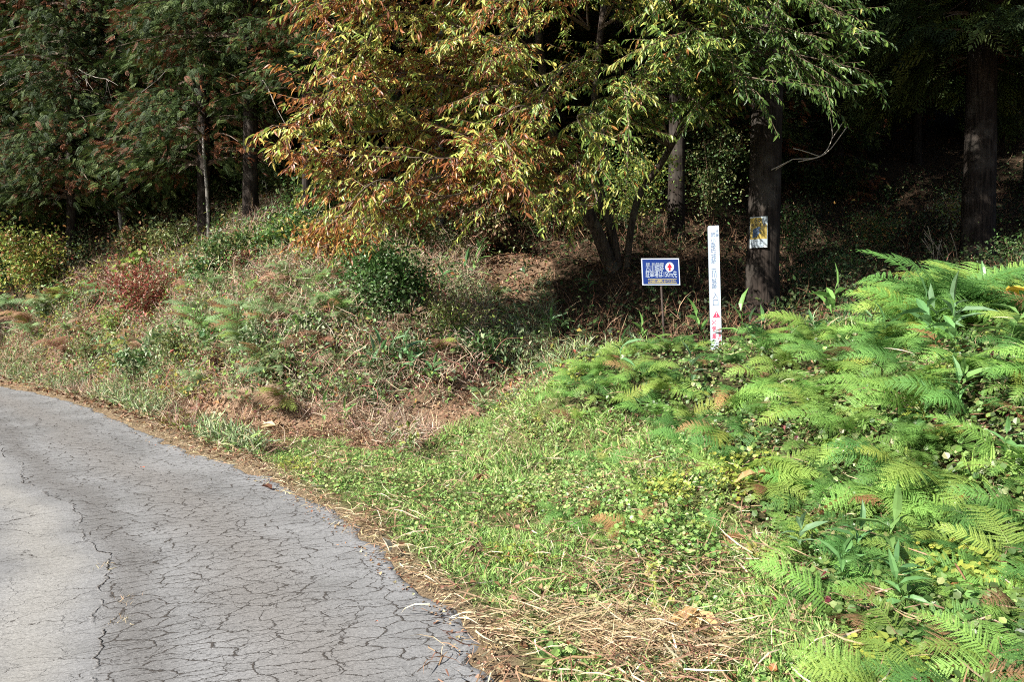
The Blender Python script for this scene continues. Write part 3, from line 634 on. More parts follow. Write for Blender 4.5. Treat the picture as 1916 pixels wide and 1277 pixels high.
# single ferns on the verge and the cut ground
for px, py, s, lb in ((915,772,.34,'small bright fern alone on the bare brown ground left of the mound'),(1075,712,.55,'light green fern at the left tip of the mound beside the bare ground'),(1130,880,.42,'yellow-green fern lying out over the grass left of the mound'),
                      (1215,935,.36,'small fern low in the grass below the yellow-green one'),(1110,1000,.22,'tiny fern sprouting in the middle of the green verge'),(1290,845,.45,'fern at the foot of the mound where the grass verge begins')):
    q = hit(px, py); fern(q, s, lb, None, nf=6, dead=0); 
for i in range(16):
    px, py = random.uniform(1040, 1420), random.uniform(745, 1060); q = hit(px, py); zv = zones(q[:1], q[1:2])
    if zv['mound'][0] or zv['sd'][0] < 1.1: continue
    fern(q, random.uniform(.18, .42), 'little fern in the weeds ' + ('high' if py < 830 else 'midway' if py < 940 else 'low') + ' on the verge ' + ('left of the mound edge' if px < 1150 else 'beside the mound edge' if px < 1280 else 'against the mound ferns'), 'little ferns on the verge', nf=5, dead=.2)
for i in range(40):
    px, py = random.uniform(950, 1520), random.uniform(760, 1240); q = hit(px, py); zv = zones(q[:1], q[1:2])
    if zv['sd'][0] < .8 or not (zv['green'][0] or px > 1300): continue
    t = thing('weed', q, 'leafy weed on the verge ' + ('above' if py < 900 else 'level with' if py < 1050 else 'below') + ' the tan dry leaves, ' + ('on the road side' if px < 1130 else 'in the middle' if px < 1320 else 'on the mound side'), 'weed', 'leafy weeds on the verge')
    st = MB(); lf_ = MB(); col_ = random.choice([GREENS[:3], MIDG[:3], [(.32,.36,.09),(.38,.34,.10)], STRAWS[2:4] + BROWNS[2:3]])
    for j in range(random.randint(3, 6)):
        a = random.uniform(0, 6.28); h_ = random.uniform(.10, .26); e = np.array([math.cos(a) * h_ * .5, math.sin(a) * h_ * .5, h_]); pts = np.array([e * 0, e * .5 + [0, 0, .02], e]); st.tube(pts, [.0025, .002, .001], 3, (.3,.33,.14)); m = 12
        u = rng.uniform(.25, 1, m)[:, None]; lf_.scatter(*T_leaf(.28, .2), e * u, frames(rdir(m, .2), rdir(m, 1)), rng.uniform(.018, .042, m), pal(col_, m, .15))
    st.build('stems', M_twig, t); lf_.build('leaves', M_leaf, t)
# ferns of the left bank: greyer green, and in some places withered
PALEF = [(.25,.38,.18),(.21,.34,.14),(.29,.42,.20),(.22,.38,.12)]
lb_spots = [(90,590,.8),(60,630,.8),(130,570,.7),(200,560,.6),(30,580,.7),(170,640,.5),(400,640,.85),(440,610,.8),(375,600,.7),(460,660,.75),(420,680,.7),(520,620,.7),(560,580,.8),(600,560,.8),(590,600,.75),(545,540,.7),(640,590,.6),
            (500,470,.7),(530,500,.6),(380,730,.55),(350,745,.5),(520,690,.5),(640,690,.4),(240,690,.5),(300,650,.5),(480,560,.6),(700,700,.4),(930,560,.4),(1105,640,.35),(905,745,.35)]
for i, (px, py, s) in enumerate(lb_spots):
    q = hit(px, py); fern(q, s * 1.12, bank_label(px, py),
                          ('ferns on the left bank' if px < 760 else 'small ferns on the shaded slope'), nf=7, face=random.uniform(-2.4, -.7), cols=PALEF, dead=.12, up=.3)

for i in range(24):
    px, py = random.uniform(-20, 760), random.uniform(500, 740); q = hit(px, py); zv = zones(q[:1], q[1:2])
    if zv['bank'][0] and zv['sd'][0] > 1.2: fern(q, random.uniform(.5, .95), bank_label(px, py), 'ferns on the left bank', nf=6, face=random.uniform(-2.4, -.7), cols=PALEF, dead=.22, up=.3)
# ---------------------------------------------------------------- dwarf bamboo
def sasa_mesh(seed, nl=7):
    r = np.random.default_rng(seed); mb = MB(); hgt = r.uniform(.8, 1.0); pts = np.stack([np.linspace(0, .12, 6) ** 1.2, np.zeros(6), np.linspace(0, hgt, 6)], -1)
    mb.tube(pts, np.linspace(.006, .002, 6) * 1.2, 4, (.65, .75, .45))
    for i in range(nl):
        t = .55 + .45 * i / (nl - 1); p = np.array([.12 * t ** 1.2, 0, hgt * t]); a = i * 2.4 + r.normal() * .4; el = r.uniform(.1, .9) + (1.0 if i == nl - 1 else 0)
        d = np.array([math.cos(a) * math.cos(el), math.sin(a) * math.cos(el), math.sin(el)]); n_ = np.array([0, 0, 1.]) + r.normal(size=3) * .3
        l = r.uniform(.42, .62); v, t_ = T_leaf(.11, .28, .5); v = v.copy(); mb.scatter(v, t_, p[None], frames(d[None], n_[None]), np.array([l]), np.array([[1, 1, 1.]]) * r.uniform(.85, 1.15))
    return mb.mesh('dwarf_bamboo', M_sasa)
SA = [sasa_mesh(i, k) for i, k in enumerate((5, 6, 7, 8, 6))]
def sasa(p, s, label, group, col=None):
    o = link('dwarf_bamboo', random.choice(SA)); o.location = tuple(p); o.scale = (s,) * 3; o.rotation_euler = (random.uniform(-.2, .2), random.uniform(-.2, .2), random.uniform(0, 6.28))
    c = col or random.choice([(.13,.27,.09),(.10,.22,.08),(.17,.30,.09),(.14,.24,.12)]); o.color = (*c, 1); tag(o, label, 'bamboo plant', group); return o
n = 0
for tries in range(4000):
    if n >= 36: break
    d = 3.2 * (11.5 / 3.2) ** random.random(); px = random.uniform(1150, 2050); x = (px - CX) / F * d; zv = zones(np.array([x]), np.array([d]))
    if not zv['mound'][0] or zv['sd'][0] < .8 or (abs(px - 1337) < 30 and d < 11): continue
    up_ = float(zv['py'][0]) < 760
    sasa((x, d, TERR(x, d)), random.uniform(.3, .5) * (1.1 if up_ else .85), 'broad-leaved dwarf bamboo among ferns ' + place_words(px, float(zv['py'][0])), 'dwarf bamboo on the mound'); n += 1
for px, py, s in ((860,545,.6),(885,540,.6),(830,560,.55),(980,545,.5),(895,500,.6),(1020,640,.5),(1060,640,.45),(1105,560,.45)):
    sasa(hit(px, py), s, 'dark dwarf bamboo on the shaded slope left of the blue sign', 'dwarf bamboo on the shaded slope')
for px, py, s in ((720,715,.6),(745,725,.65),(700,730,.55),(770,730,.6),(735,700,.6),(800,740,.5)):
    sasa(hit(px, py), s, 'dwarf bamboo in the clump at the foot of the bank above the bare ground', 'dwarf bamboo at the foot of the bank')
sasa(hit(600,810), .42, 'lone leafy bamboo shoot with large leaves on the cut brown ground', None); sasa(hit(645,812), .38, 'bamboo shoot with a drooping green leaf, right of the lone leafy shoot', None)
for px, d, s, lb in ((1325,11.4,.62,'tall dwarf bamboo with drooping leaves just left of the white marker post'),(1386,10.8,.7,'dwarf bamboo with two upright pointed leaves right of the white marker post'),(1200,12.6,.5,'dwarf bamboo low to the left of the blue sign post'),(1550,9.6,.66,'dwarf bamboo with upright leaves on the crest before the dark wood'),(1240,11.8,.4,'small dwarf bamboo at the foot of the blue sign')):
    sasa(foot(px, d), s, lb, None, (.16,.31,.08))

# ---------------------------------------------------------------- shrubs
def shrub(p, r_, hgt, label, cols, name='shrub', cat='shrub', leaf=.09, n=1400, stemc=(.14,.09,.06), shape=T_leaf(.24, .2), nst=9, group=None, base=.15, lean=0):
    t = thing(name, p, label, cat, group); st = MB(); lf = MB(); tips = []
    for i in range(nst):
        a = random.uniform(0, 6.28); rr = r_ * random.uniform(.3, .95); top = np.array([math.cos(a) * rr - lean * hgt, math.sin(a) * rr * .8, hgt * random.uniform(.65, 1.0)])
        mid = top * np.array([.35, .35, .6]) + np.array([0, 0, .05]); u = np.linspace(0, 1, 7)[:, None]; pts = 2 * u * (1 - u) * mid + u ** 2 * top; pts[:, 2] -= .05 * (1 - u[:, 0])
        st.tube(pts, np.linspace(.010, .003, 7), 4, stemc)
        for q in range(5):
            u0 = random.uniform(.35, 1); k = pts[int(u0 * 6)]; e = k + np.array([random.gauss(0, 1), random.gauss(0, 1), random.uniform(-.3, .8)]) * r_ * .32
            st.tube([k, (k + e) / 2 + [0, 0, .03], e], [.004, .003, .002], 3, stemc); tips.append((k, e))
    m = len(tips); idx = rng.integers(0, m, n); u = rng.random(n)[:, None]; A = np.array([a for a, b in tips])[idx]; B = np.array([b for a, b in tips])[idx]
    pos = A * (1 - u) + B * u + rng.normal(size=(n, 3)) * r_ * np.where(rng.random((n, 1)) < .6, .12, .30); pos[:, 2] = np.maximum(pos[:, 2], .02)
    d = rdir(n, -.15); lf.scatter(*shape, pos, frames(d, rdir(n, 1.2)), leaf * rng.uniform(.6, 1.3, n), pal(cols, n, .18))
    st.build('stems', M_twig, t); lf.build('foliage', M_leaf, t); return t
YG = [(.22,.30,.06),(.28,.33,.07),(.15,.23,.05),(.33,.30,.07)]; DG = [(.05,.11,.03),(.07,.15,.04),(.10,.18,.05),(.13,.2,.08)]; OR = [(.42,.19,.06),(.46,.26,.07),(.32,.12,.04),(.38,.32,.08),(.26,.28,.07),(.22,.12,.06)]
RD = [(.26,.07,.05),(.33,.12,.08),(.20,.06,.045),(.28,.17,.10),(.18,.16,.07)]; OL = [(.16,.19,.06),(.12,.16,.05),(.21,.2,.08),(.10,.14,.045)]
shrub(hit(70,560)+[0,0,0], 1.1, 1.75, 'rounded yellow-green bush with reddish tips at the far left edge', YG + [(.33,.16,.07)], n=3600)
shrub(hit(25,545), .9, 1.2, 'darker green bush below the yellow-green bush at the left edge', DG + YG[:1], n=2000)
shrub(hit(300,610), 1.0, 1.35, 'spreading shrub with red stems and withered reddish leaves on the left bank', RD, n=2600, stemc=(.22,.035,.03), shape=T_leaf(.22,.3), leaf=.085, nst=13, lean=.45)
shrub(hit(215,635), .5, .65, 'small bright yellow-green bush under the red-stemmed shrub', YG[:3], n=1300, leaf=.05)
shrub(hit(170,680), .5, .5, 'low olive bush near the road bend on the left', OL + YG[:1], n=1000, leaf=.045)
shrub(hit(430,510), .8, .75, 'leafy green bush in front of the thick dark trunk', DG + OL, n=2400)
shrub(hit(330,490), .7, .8, 'olive bush between the trunks at the top of the left bank', OL, n=1900)
shrub(hit(555,480), .9, .9, 'glossy green bush right of the thick dark trunk', DG + YG[:1], n=2400)
shrub(hit(270,490), .7, .8, 'autumn-tinted bush behind the red-stemmed shrub', OL + [(.30,.18,.08),(.28,.12,.07)], n=1900)
shrub(hit(640,510), .95, .95, 'orange and yellow autumn bush halfway up the bank', OR, n=2300, shape=T_leaf(.18,.3), leaf=.11, lean=.2)
shrub(hit(745,600), .9, 1.25, 'dark green ivy-covered bush in the middle of the bank', DG[:3], n=4600, leaf=.055, shape=TO)
shrub(hit(690,600), .7, .9, 'green leafy bush left of the ivy-covered bush', DG + PALEG[:1], n=2200, leaf=.05, shape=TO)
shrub(hit(830,650), .7, .75, 'olive green bush right of the ivy-covered bush', OL + YG[:1], n=2000, leaf=.055)
shrub(hit(880,680), .55, .5, 'low broad-leaved dark bush at the start of the shaded slope', DG + PALEG[:1], n=900, leaf=.10, shape=T_leaf(.2,.2))
shrub(hit(270,700), .55, .45, 'low broad-leaved bush with shiny leaves near the road bend', DG + PALEG, n=800, leaf=.12, shape=T_leaf(.22,.2))
shrub(hit(310,660), .5, .4, 'small bush with large pale shiny leaves under the red stems', PALEG + DG[2:], n=500, leaf=.13, shape=T_leaf(.24,.2))
shrub(hit(615,440), .9, 1.4, 'tall green bush behind the orange autumn bush', DG + OL, n=2400)
shrub(hit(760,470), .9, 1.3, 'green and tan bush under the low chestnut branches', OL + DG[:2] + BROWNS[1:2], n=2400)
shrub(hit(900,480), .9, 1.3, 'brown-leaved bush on the shaded slope below the chestnut', OL + BROWNS, n=2200)
shrub(hit(1010,450), .9, 1.7, 'tall dry stalky bush left of the leaning chestnut stem', OL + BROWNS[1:3] + YG[:1], n=2200)
shrub(foot(1200,19), 1.0, 2.4, 'tall sunlit green thicket between the chestnut and the far trunk', YG + DG[2:] , n=3000, leaf=.08)
shrub(foot(1330,21), 1.0, 2.8, 'leafy sapling between the far trunk and the tree with the poster', DG[1:] + OL, n=2600, leaf=.08)
shrub(foot(1100,20), 1.0, 2.3, 'green thicket behind the leaning chestnut stems', DG[1:] + YG[:1], n=2600, leaf=.08)
shrub(foot(1640,21), .9, 1.3, 'leafy bush on the dark slope left of the pale dead stalks', DG + OR[1:2], n=1500, leaf=.07)
shrub(foot(1560,17), .7, .8, 'dark bush in the shade right of the tree with the poster', DG, n=1100, leaf=.07)
shrub(foot(1780,22), .9, 1.5, 'pale-leaved bush left of the right-hand trunk', YG[:2] + PALEG, n=900, leaf=.08)
shrub(foot(1480,20), .8, 1.6, 'dark leafy bush behind the tree with the poster', DG + BROWNS[:1], n=1500, leaf=.08)
shrub(foot(1890,17), .8, .9, 'dark bush in the shade at the right edge', DG, n=1100, leaf=.07)
shrub(foot(20,25), 1.4, 2.6, 'dark thicket in the wood at the far left edge', DG, n=2600, leaf=.1)

BT = [('dark green', DG + MIDG[:1]), ('olive', OL), ('yellow-green', YG[:3]), ('reddish-brown', RD[1:] + BROWNS), ('pale green', PALEG + MIDG[1:3]), ('grey-green', PALEG[1:] + DG[2:])]
for i in range(34):
    px, py = random.uniform(-30, 800), random.uniform(500, 735); q_ = hit(px, py); zv = zones(q_[:1], q_[1:2])
    if not zv['bank'][0] or zv['sd'][0] < 1.0: continue
    nm, cl_ = BT[i % 6]; shp = (TO, T_leaf(.2, .3), T_rhomb(.3, .4), T_leaf(.12, .3))[i % 4]
    shrub(q_, random.uniform(.3, .55), random.uniform(.35, .75), unique('small ' + nm + bank_label(px, py)[15:], []).replace('small ' + nm, 'small ' + nm + ' bush'), cl_, n=random.randint(350, 800), leaf=random.uniform(.05, .11), shape=shp, group='small bushes on the left bank', nst=7)
for i in range(27):
    px, py = random.uniform(-30, 860), random.uniform(490, 770); q_ = hit(px, py); zv = zones(q_[:1], q_[1:2])
    if not zv['bank'][0] or zv['sd'][0] < .9: continue
    f_ = fern(q_, random.uniform(.45, .95), 'withered brown' + bank_label(px, py)[10:], 'withered ferns on the left bank', nf=7, face=random.uniform(-2.6, -.5), cols=[(.40,.24,.16),(.32,.18,.12),(.46,.32,.22),(.28,.15,.10)], dead=0, up=.1)
# ---------------------------------------------------------------- trees
def trunk_mb(hgt, r0, r1=.3, lean=(0, 0), sides=14, flare=1.35):
    mb = MB(); u = np.linspace(0, 1, 26) ** 1.4; x_ = lean[0] * u + np.sin(u * 5) * .03; y_ = lean[1] * u
    rr = r0 * (1 - (1 - r1) * u) * (1 + (flare - 1) * np.exp(-u * hgt / .35)); mb.tube(np.stack([x_, y_, u * hgt - .15], -1), rr, sides, wob=.07); return mb
SPRAY = None
def spray_template():
    r = np.random.default_rng(5); mb = MB(); tv, t_ = T_rhomb(.17, .1); pos = []; dd = []; sc = []
    ax_ = np.array([1, 0, 0.])
    for i in range(6):
        u = .08 + i * .16; p = np.array([u, 0, -.28 * u * u])
        for s_ in (-1, 1):
            d = unit(np.array([.75, s_ * .65, -.22])); pos += [p, p + d * .17]; dd += [d, unit(d + np.array([.2, s_ * .1, -.25]))]; sc += [.32 * (1.1 - u * .7), .26 * (1.1 - u * .7)]
    pos.append(np.array([.85, 0, -.2])); dd.append(np.array([1, 0, -.6])); sc.append(.3)
    n = len(pos); mb.scatter(tv, t_, np.array(pos), frames(np.array(dd), np.tile([0, 0, 1.], (n, 1))), np.array(sc), np.ones((n, 3))); return np.vstack(mb.v), np.vstack(mb.t)
SPV, SPT = spray_template()
def crown_mb(seed, z0, z1, rad, nb, per, size, rust=.1, limbs=True):
    """hanging sprays of scale-like cypress foliage on drooping limbs"""
    r = np.random.default_rng(seed); mb = MB(); lb = MB(); P_, D_, S_, C_ = [], [], [], []
    for b_ in range(nb):
        u = (b_ + r.random()) / nb; zb = z0 + (z1 - z0) * u ** 1.25; a = r.uniform(0, 6.283); R_ = rad * (1 - u ** 1.6 * .75) * r.uniform(.65, 1.1); rise = r.uniform(-.05, .22) * R_
        t = np.linspace(0, 1, 6); ax_ = np.stack([np.cos(a) * R_ * t, np.sin(a) * R_ * t, zb + rise * t * 2 - (rise * 1.3 + .35 * R_ * .6) * t ** 2], -1)
        if limbs: lb.tube(ax_, np.linspace(.035, .006, 6), 3, (.12, .09, .07))
        k = int(per * R_ / rad); tt_ = r.uniform(.3, 1.03, k); base = np.stack([np.interp(tt_, t, ax_[:, j]) for j in range(3)], -1)
        w_ = .42 * rad / 2.4 * (1.1 - .4 * tt_); lat = r.normal(size=k) * w_; base[:, 0] += -np.sin(a) * lat; base[:, 1] += np.cos(a) * lat; base[:, 2] += -np.abs(r.normal(size=k)) * .22 + .05 - .18 * np.abs(lat)
        d = np.stack([np.cos(a) + r.normal(size=k) * .55, np.sin(a) + r.normal(size=k) * .55, -.45 + r.normal(size=k) * .45], -1)
        c = np.array([(.030,.055,.014),(.045,.078,.018),(.022,.040,.012),(.085,.12,.03)])[r.integers(0, 4, k)] * r.uniform(.75, 1.3, (k, 1))
        if r.random() < rust * 2.2:
            m = (np.abs(tt_ - r.uniform(.4, .9)) < .16) ; c[m] = np.array([(.15,.05,.02),(.12,.045,.022),(.19,.075,.03)])[r.integers(0, 3, m.sum())]
        m = r.random(k) < rust * .35; c[m] = np.array((.14, .055, .028)) * r.uniform(.7, 1.2, (m.sum(), 1))
        P_.append(base); D_.append(d); S_.append(size * r.uniform(.65, 1.3, k)); C_.append(c)
    P_ = np.vstack(P_); n = len(P_); up_ = r.normal(size=(n, 3)) * .55 + [0, 0, 1]
    mb.scatter(SPV, SPT, P_, frames(np.vstack(D_), up_), np.concatenate(S_), np.vstack(C_)); return mb, lb
# the cypresses at the left, whose crowns come low
LC = []
for s in (1, 2, 3):
    a, b = crown_mb(s, 1.6, 10.5, 2.4, 135, 138, .19, .13); a2, b2 = crown_mb(s + 30, 10, 18, 2.2, 60, 45, .6, .05)
    a.add(np.vstack(a2.v), np.vstack(a2.t), np.vstack(a2.c)) if False else [a.add(v_, t_ - t_.min(), c_) for v_, t_, c_ in zip(a2.v, a2.t, a2.c)]
    LC.append((a, b))
LCM = [(a.mesh('crown', M_conifer), b.mesh('limbs', M_twig)) for a, b in LC]
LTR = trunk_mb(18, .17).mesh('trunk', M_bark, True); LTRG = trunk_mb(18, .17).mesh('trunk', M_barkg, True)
def dead_branches(parent, z0, z1, n, seed, pale=True, length=1.0):
    r = np.random.default_rng(seed)
    for i in range(n):
        mb = MB(); a = r.uniform(-2.6, -.5); z_ = r.uniform(z0, z1); L_ = r.uniform(1.6, 3.1) * length; p = np.array([0, 0, z_]); d = np.array([math.cos(a), math.sin(a), r.uniform(-.5, .1)]); pts = [p]
        for k in range(6): d = unit(d + r.normal(size=3) * .16 + [0, 0, -.12]); pts.append(pts[-1] + d * L_ / 6)
        mb.tube(pts, np.linspace(.016, .004, 7), 4, (.26,.23,.20))
        for q in range(6):
            b_ = pts[r.integers(1, 6)]; e = b_ + unit(np.array([math.cos(a), math.sin(a), -1.0]) + r.normal(size=3) * .5) * r.uniform(.25, .7); mb.tube([b_, (b_ + e) / 2 + r.normal(size=3) * .03, e], [.007, .005, .003], 3, (.26,.23,.20))
        mb.build('dead_branch', M_twig, parent)
def conifer(p, s, cr, tr, label, group=None, dz=0, col=None, dead=None, trunk_mesh=None, rz=None, name='cypress_tree', lift=0):
    t = thing(name, p, label, 'tree', group, random.uniform(0, 6.28) if rz is None else rz)
    o = link('trunk', trunk_mesh or LTR, t); o.scale = (s * tr, s * tr, s)
    if cr is not None:
        for nm, me in zip(('crown', 'limbs'), cr):
            o = link(nm, me, t); o.scale = (s, s, s); o.location.z = lift
            if nm == 'crown': k = random.uniform(.85, 1.15); o.color = (k * (col or 1), k * (col or 1), k, 1)
    if dead: dead_branches(t, *dead)
    return t
# (px of trunk, distance, trunk width px, crown index, lift, label)
left_trees = [(137,20.2,17,0,-.2,'dark slender cypress trunk rising left of the red-stemmed shrub'),(190,22.5,12,1,-.2,'thin cypress second from the left, just right of the dark slender trunk'),
 (234,21,11,2,-.3,'thin cypress with a pale sunlit trunk foot'),(384,18.6,24,0,0,'dark cypress with the pale dead stem beside it'),(471,17.8,29,1,2.4,'thickest dark cypress trunk at the top of the left bank'),
 (500,20.5,15,2,2.2,'thin dark cypress close behind the thickest left trunk'),(30,23,14,1,.2,'dim cypress at the far left edge behind the yellow-green bush'),(-90,21,16,2,0,'cypress whose crown reaches into the top left corner'),
 (300,23.5,14,1,.5,'cypress hidden behind the foliage between two left trunks'),(80,25,16,0,0,'cypress set back behind the two leftmost trunks')]
for px, d, w, ci, lift, lb in left_trees:
    r_w = w / F * d / 2; s = random.uniform(.95, 1.12)
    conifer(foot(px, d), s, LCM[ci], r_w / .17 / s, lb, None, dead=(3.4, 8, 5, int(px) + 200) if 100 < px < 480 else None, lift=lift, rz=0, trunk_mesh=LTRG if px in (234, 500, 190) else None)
conifer(foot(575,17.0), .8, LCM[2], .7, 'blue-green cypress half hidden behind the left side of the chestnut crown', None, lift=1.9)
for i, (px, d) in enumerate(((-60,27),(60,29),(180,27),(260,29),(350,25),(420,27),(520,26),(600,29),(-150,24),(690,27),(800,29),(900,26))):
    conifer(foot(px, d), random.uniform(.9, 1.1), LCM[i % 3], .9, 'dim back-row cypress ' + ('at the far left edge','behind the yellow-green bush','behind the second thin left trunk','behind the red-stemmed shrub','behind the dark trunk with the pale stem','left of the thickest left trunk','right of the thickest left trunk','behind the orange bush','beyond the left edge','left of the grey sunlit trunk','in the chestnut gap','behind the middle of the chestnut crown')[i], 'cypresses of the back row', lift=.3)
for i, (px, d, w) in enumerate(((1490,29,'right of the poster tree'),(1600,31,'above the bare branch'),(1710,29,'left of the thick right-hand cedar'),(1850,30,'behind the thick right-hand cedar'),(1975,27,'beyond the right edge'),(1400,30,'behind the poster tree'),(1290,28,'behind the marker post'),(1050,27,'behind the chestnut stems'))):
    conifer(foot(px, d), random.uniform(.95, 1.1), LCM[i % 3], .9, 'dim low-branched cypress in deep shade ' + w, 'cypresses of the back row', lift=.6)
# pale dead stems
def pole_tree(p, hgt, r0, label, lean=(0, 0), mat=None, name='dead_tree'):
    o = trunk_mb(hgt, r0, .7, lean, 8, 1.1).build(name, mat or M_barkg, smooth=True); o.location = tuple(p); tag(o, label, 'tree'); return o
pole_tree(foot(391,18.0), 3.0, .045, 'thin pale dead stem standing against the dark trunk on the left', (-.05, 0))
pole_tree(foot(233,19.6), 1.4, .06, 'short pale broken stump among the left bushes', (-.05, 0))

# the tall cedars with bare trunks
BIGCR = [crown_mb(s, 7.2, 21, 3.2, 110, 60, .62, .04) for s in (11, 12, 13)]
BIGM = [(a.mesh('crown', M_conifer), b.mesh('limbs', M_twig)) for a, b in BIGCR]
PT = foot(1424, 15.0)
t = thing('cedar_tree', PT, 'large straight cedar with the yellow and white poster on its trunk', 'tree'); trunk_mb(22, .31, .35, (.25, 0), 22, 1.25).build('trunk', M_bark, t, True)
for nm, me in zip(('crown', 'limbs'), BIGM[0]): o = link(nm, me, t); o.location.z = .6
def cedar(px, d, w, label, ci, mat=M_bark, group=None, lift=0., crown=True, hgt=22, lean=(0,0)):
    t = thing('cedar_tree', foot(px, d), label, 'tree', group, 0); trunk_mb(hgt, w / F * d / 2, .4, lean, 16, 1.2).build('trunk', mat, t, True)
    if crown:
        for nm, me in zip(('crown', 'limbs'), BIGM[ci]): o = link(nm, me, t); o.location.z = lift; o.rotation_euler.z = random.uniform(0, 6)
    return t
cedar(1263, 20, 32, 'cedar with a sunlit left edge seen between the chestnut and the poster tree', 1)
cedar(1826, 19, 58, 'thick dark cedar near the right edge, lit down its left side', 2, lift=-2.6)
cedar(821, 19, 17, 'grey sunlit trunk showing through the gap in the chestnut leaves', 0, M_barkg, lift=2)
cedar(1560, 27, 26, 'dim cedar far back in the shade right of the poster tree', 2)
cedar(985, 24, 22, 'dark cedar hidden behind the middle of the chestnut crown', 0)
cedar(670, 22, 20, 'dark cedar behind the left half of the chestnut crown', 1, lift=-1)
cedar(2050, 17, 50, 'cedar just beyond the right edge whose branches shade the slope', 0)
def hill_label(px, d):
    row = 'near' if d < 30 else 'second' if d < 36 else 'third' if d < 43 else 'fourth' if d < 51 else 'farthest'
    h = 'beyond the left edge' if px < 0 else 'behind the yellow-green bush' if px < 160 else 'behind the slender left trunks' if px < 330 else 'behind the thick left trunk' if px < 520 else 'behind the left chestnut branches' if px < 750 else 'behind the grey sunlit trunk' if px < 900 else 'behind the chestnut crown' if px < 1060 else 'behind the chestnut stems' if px < 1200 else 'behind the blue sign' if px < 1300 else 'behind the marker post' if px < 1400 else 'behind the poster tree' if px < 1500 else 'right of the poster tree' if px < 1700 else 'left of the thick right cedar' if px < 1810 else 'behind the thick right cedar' if px < 1916 else 'beyond the right edge'
    return f'dark hillside cedar in the {row} row {h}'
# the plantation climbing the hill behind; only the front of it can be made out
sp = []; r = random.Random(3); BTR = trunk_mb(20, .2).mesh('trunk', M_bark, True)
for k in range(4000):
    if len(sp) >= 95: break
    d = r.uniform(23, 62); px = r.uniform(-500, 2500); x = (px - CX) / F * d
    if any((x - a) ** 2 + (d - b) ** 2 < (3.0 + d * .025) ** 2 for a, b in sp): continue
    if d < 27 and 1500 < px < 1800: continue
    sp.append((x, d)); s = r.uniform(.9, 1.15); z_ = float(height_raw(np.array([x]), np.array([d]))[0][0])
    conifer((x, d, z_ - .1), s, (BIGM + LCM)[r.randrange(6)], r.uniform(.8, 1.3), hill_label(px, d), 'cedars of the hillside plantation', name='cedar_tree', lift=r.uniform(-1.5, 0))

# ---------------------------------------------------------------- the chestnut
CB = foot(1150, 16.2)
ct = thing('chestnut_tree', CB, 'wide chestnut with long pointed leaves turning yellow, orange and rust over the bank', 'tree')
tr = MB(); br_ = MB(); lf = MB()
def rel(px, py, d): return W(px, py, d) - CB
def bez(P_, n=10):
    P_ = np.array(P_, float); out = catmull(P_, 5); return out
stems = [[(0,0,-.2), rel(1110,420,15.9), rel(1072,350,15.6), rel(1030,240,15.2), rel(1010,100,15), rel(990,-120,14.8), rel(960,-330,14.6)],
         [(.12,.1,-.2), rel(1140,420,16.1), rel(1122,360,16), rel(1110,250,15.6), rel(1120,80,15.2), rel(1150,-150,15), rel(1180,-380,15)],
         [(.2,0,-.2), rel(1190,380,16), rel(1240,300,15.6), rel(1290,200,15), rel(1330,80,14.4), rel(1370,-100,14), rel(1400,-300,14)]]
for i, s_ in enumerate(stems):
    pts = bez(s_); tr.tube(pts, np.linspace((.15, .11, .075)[i], .035, len(pts)), 10, wob=.1)
tr.build('trunk', M_barkc, ct, True)
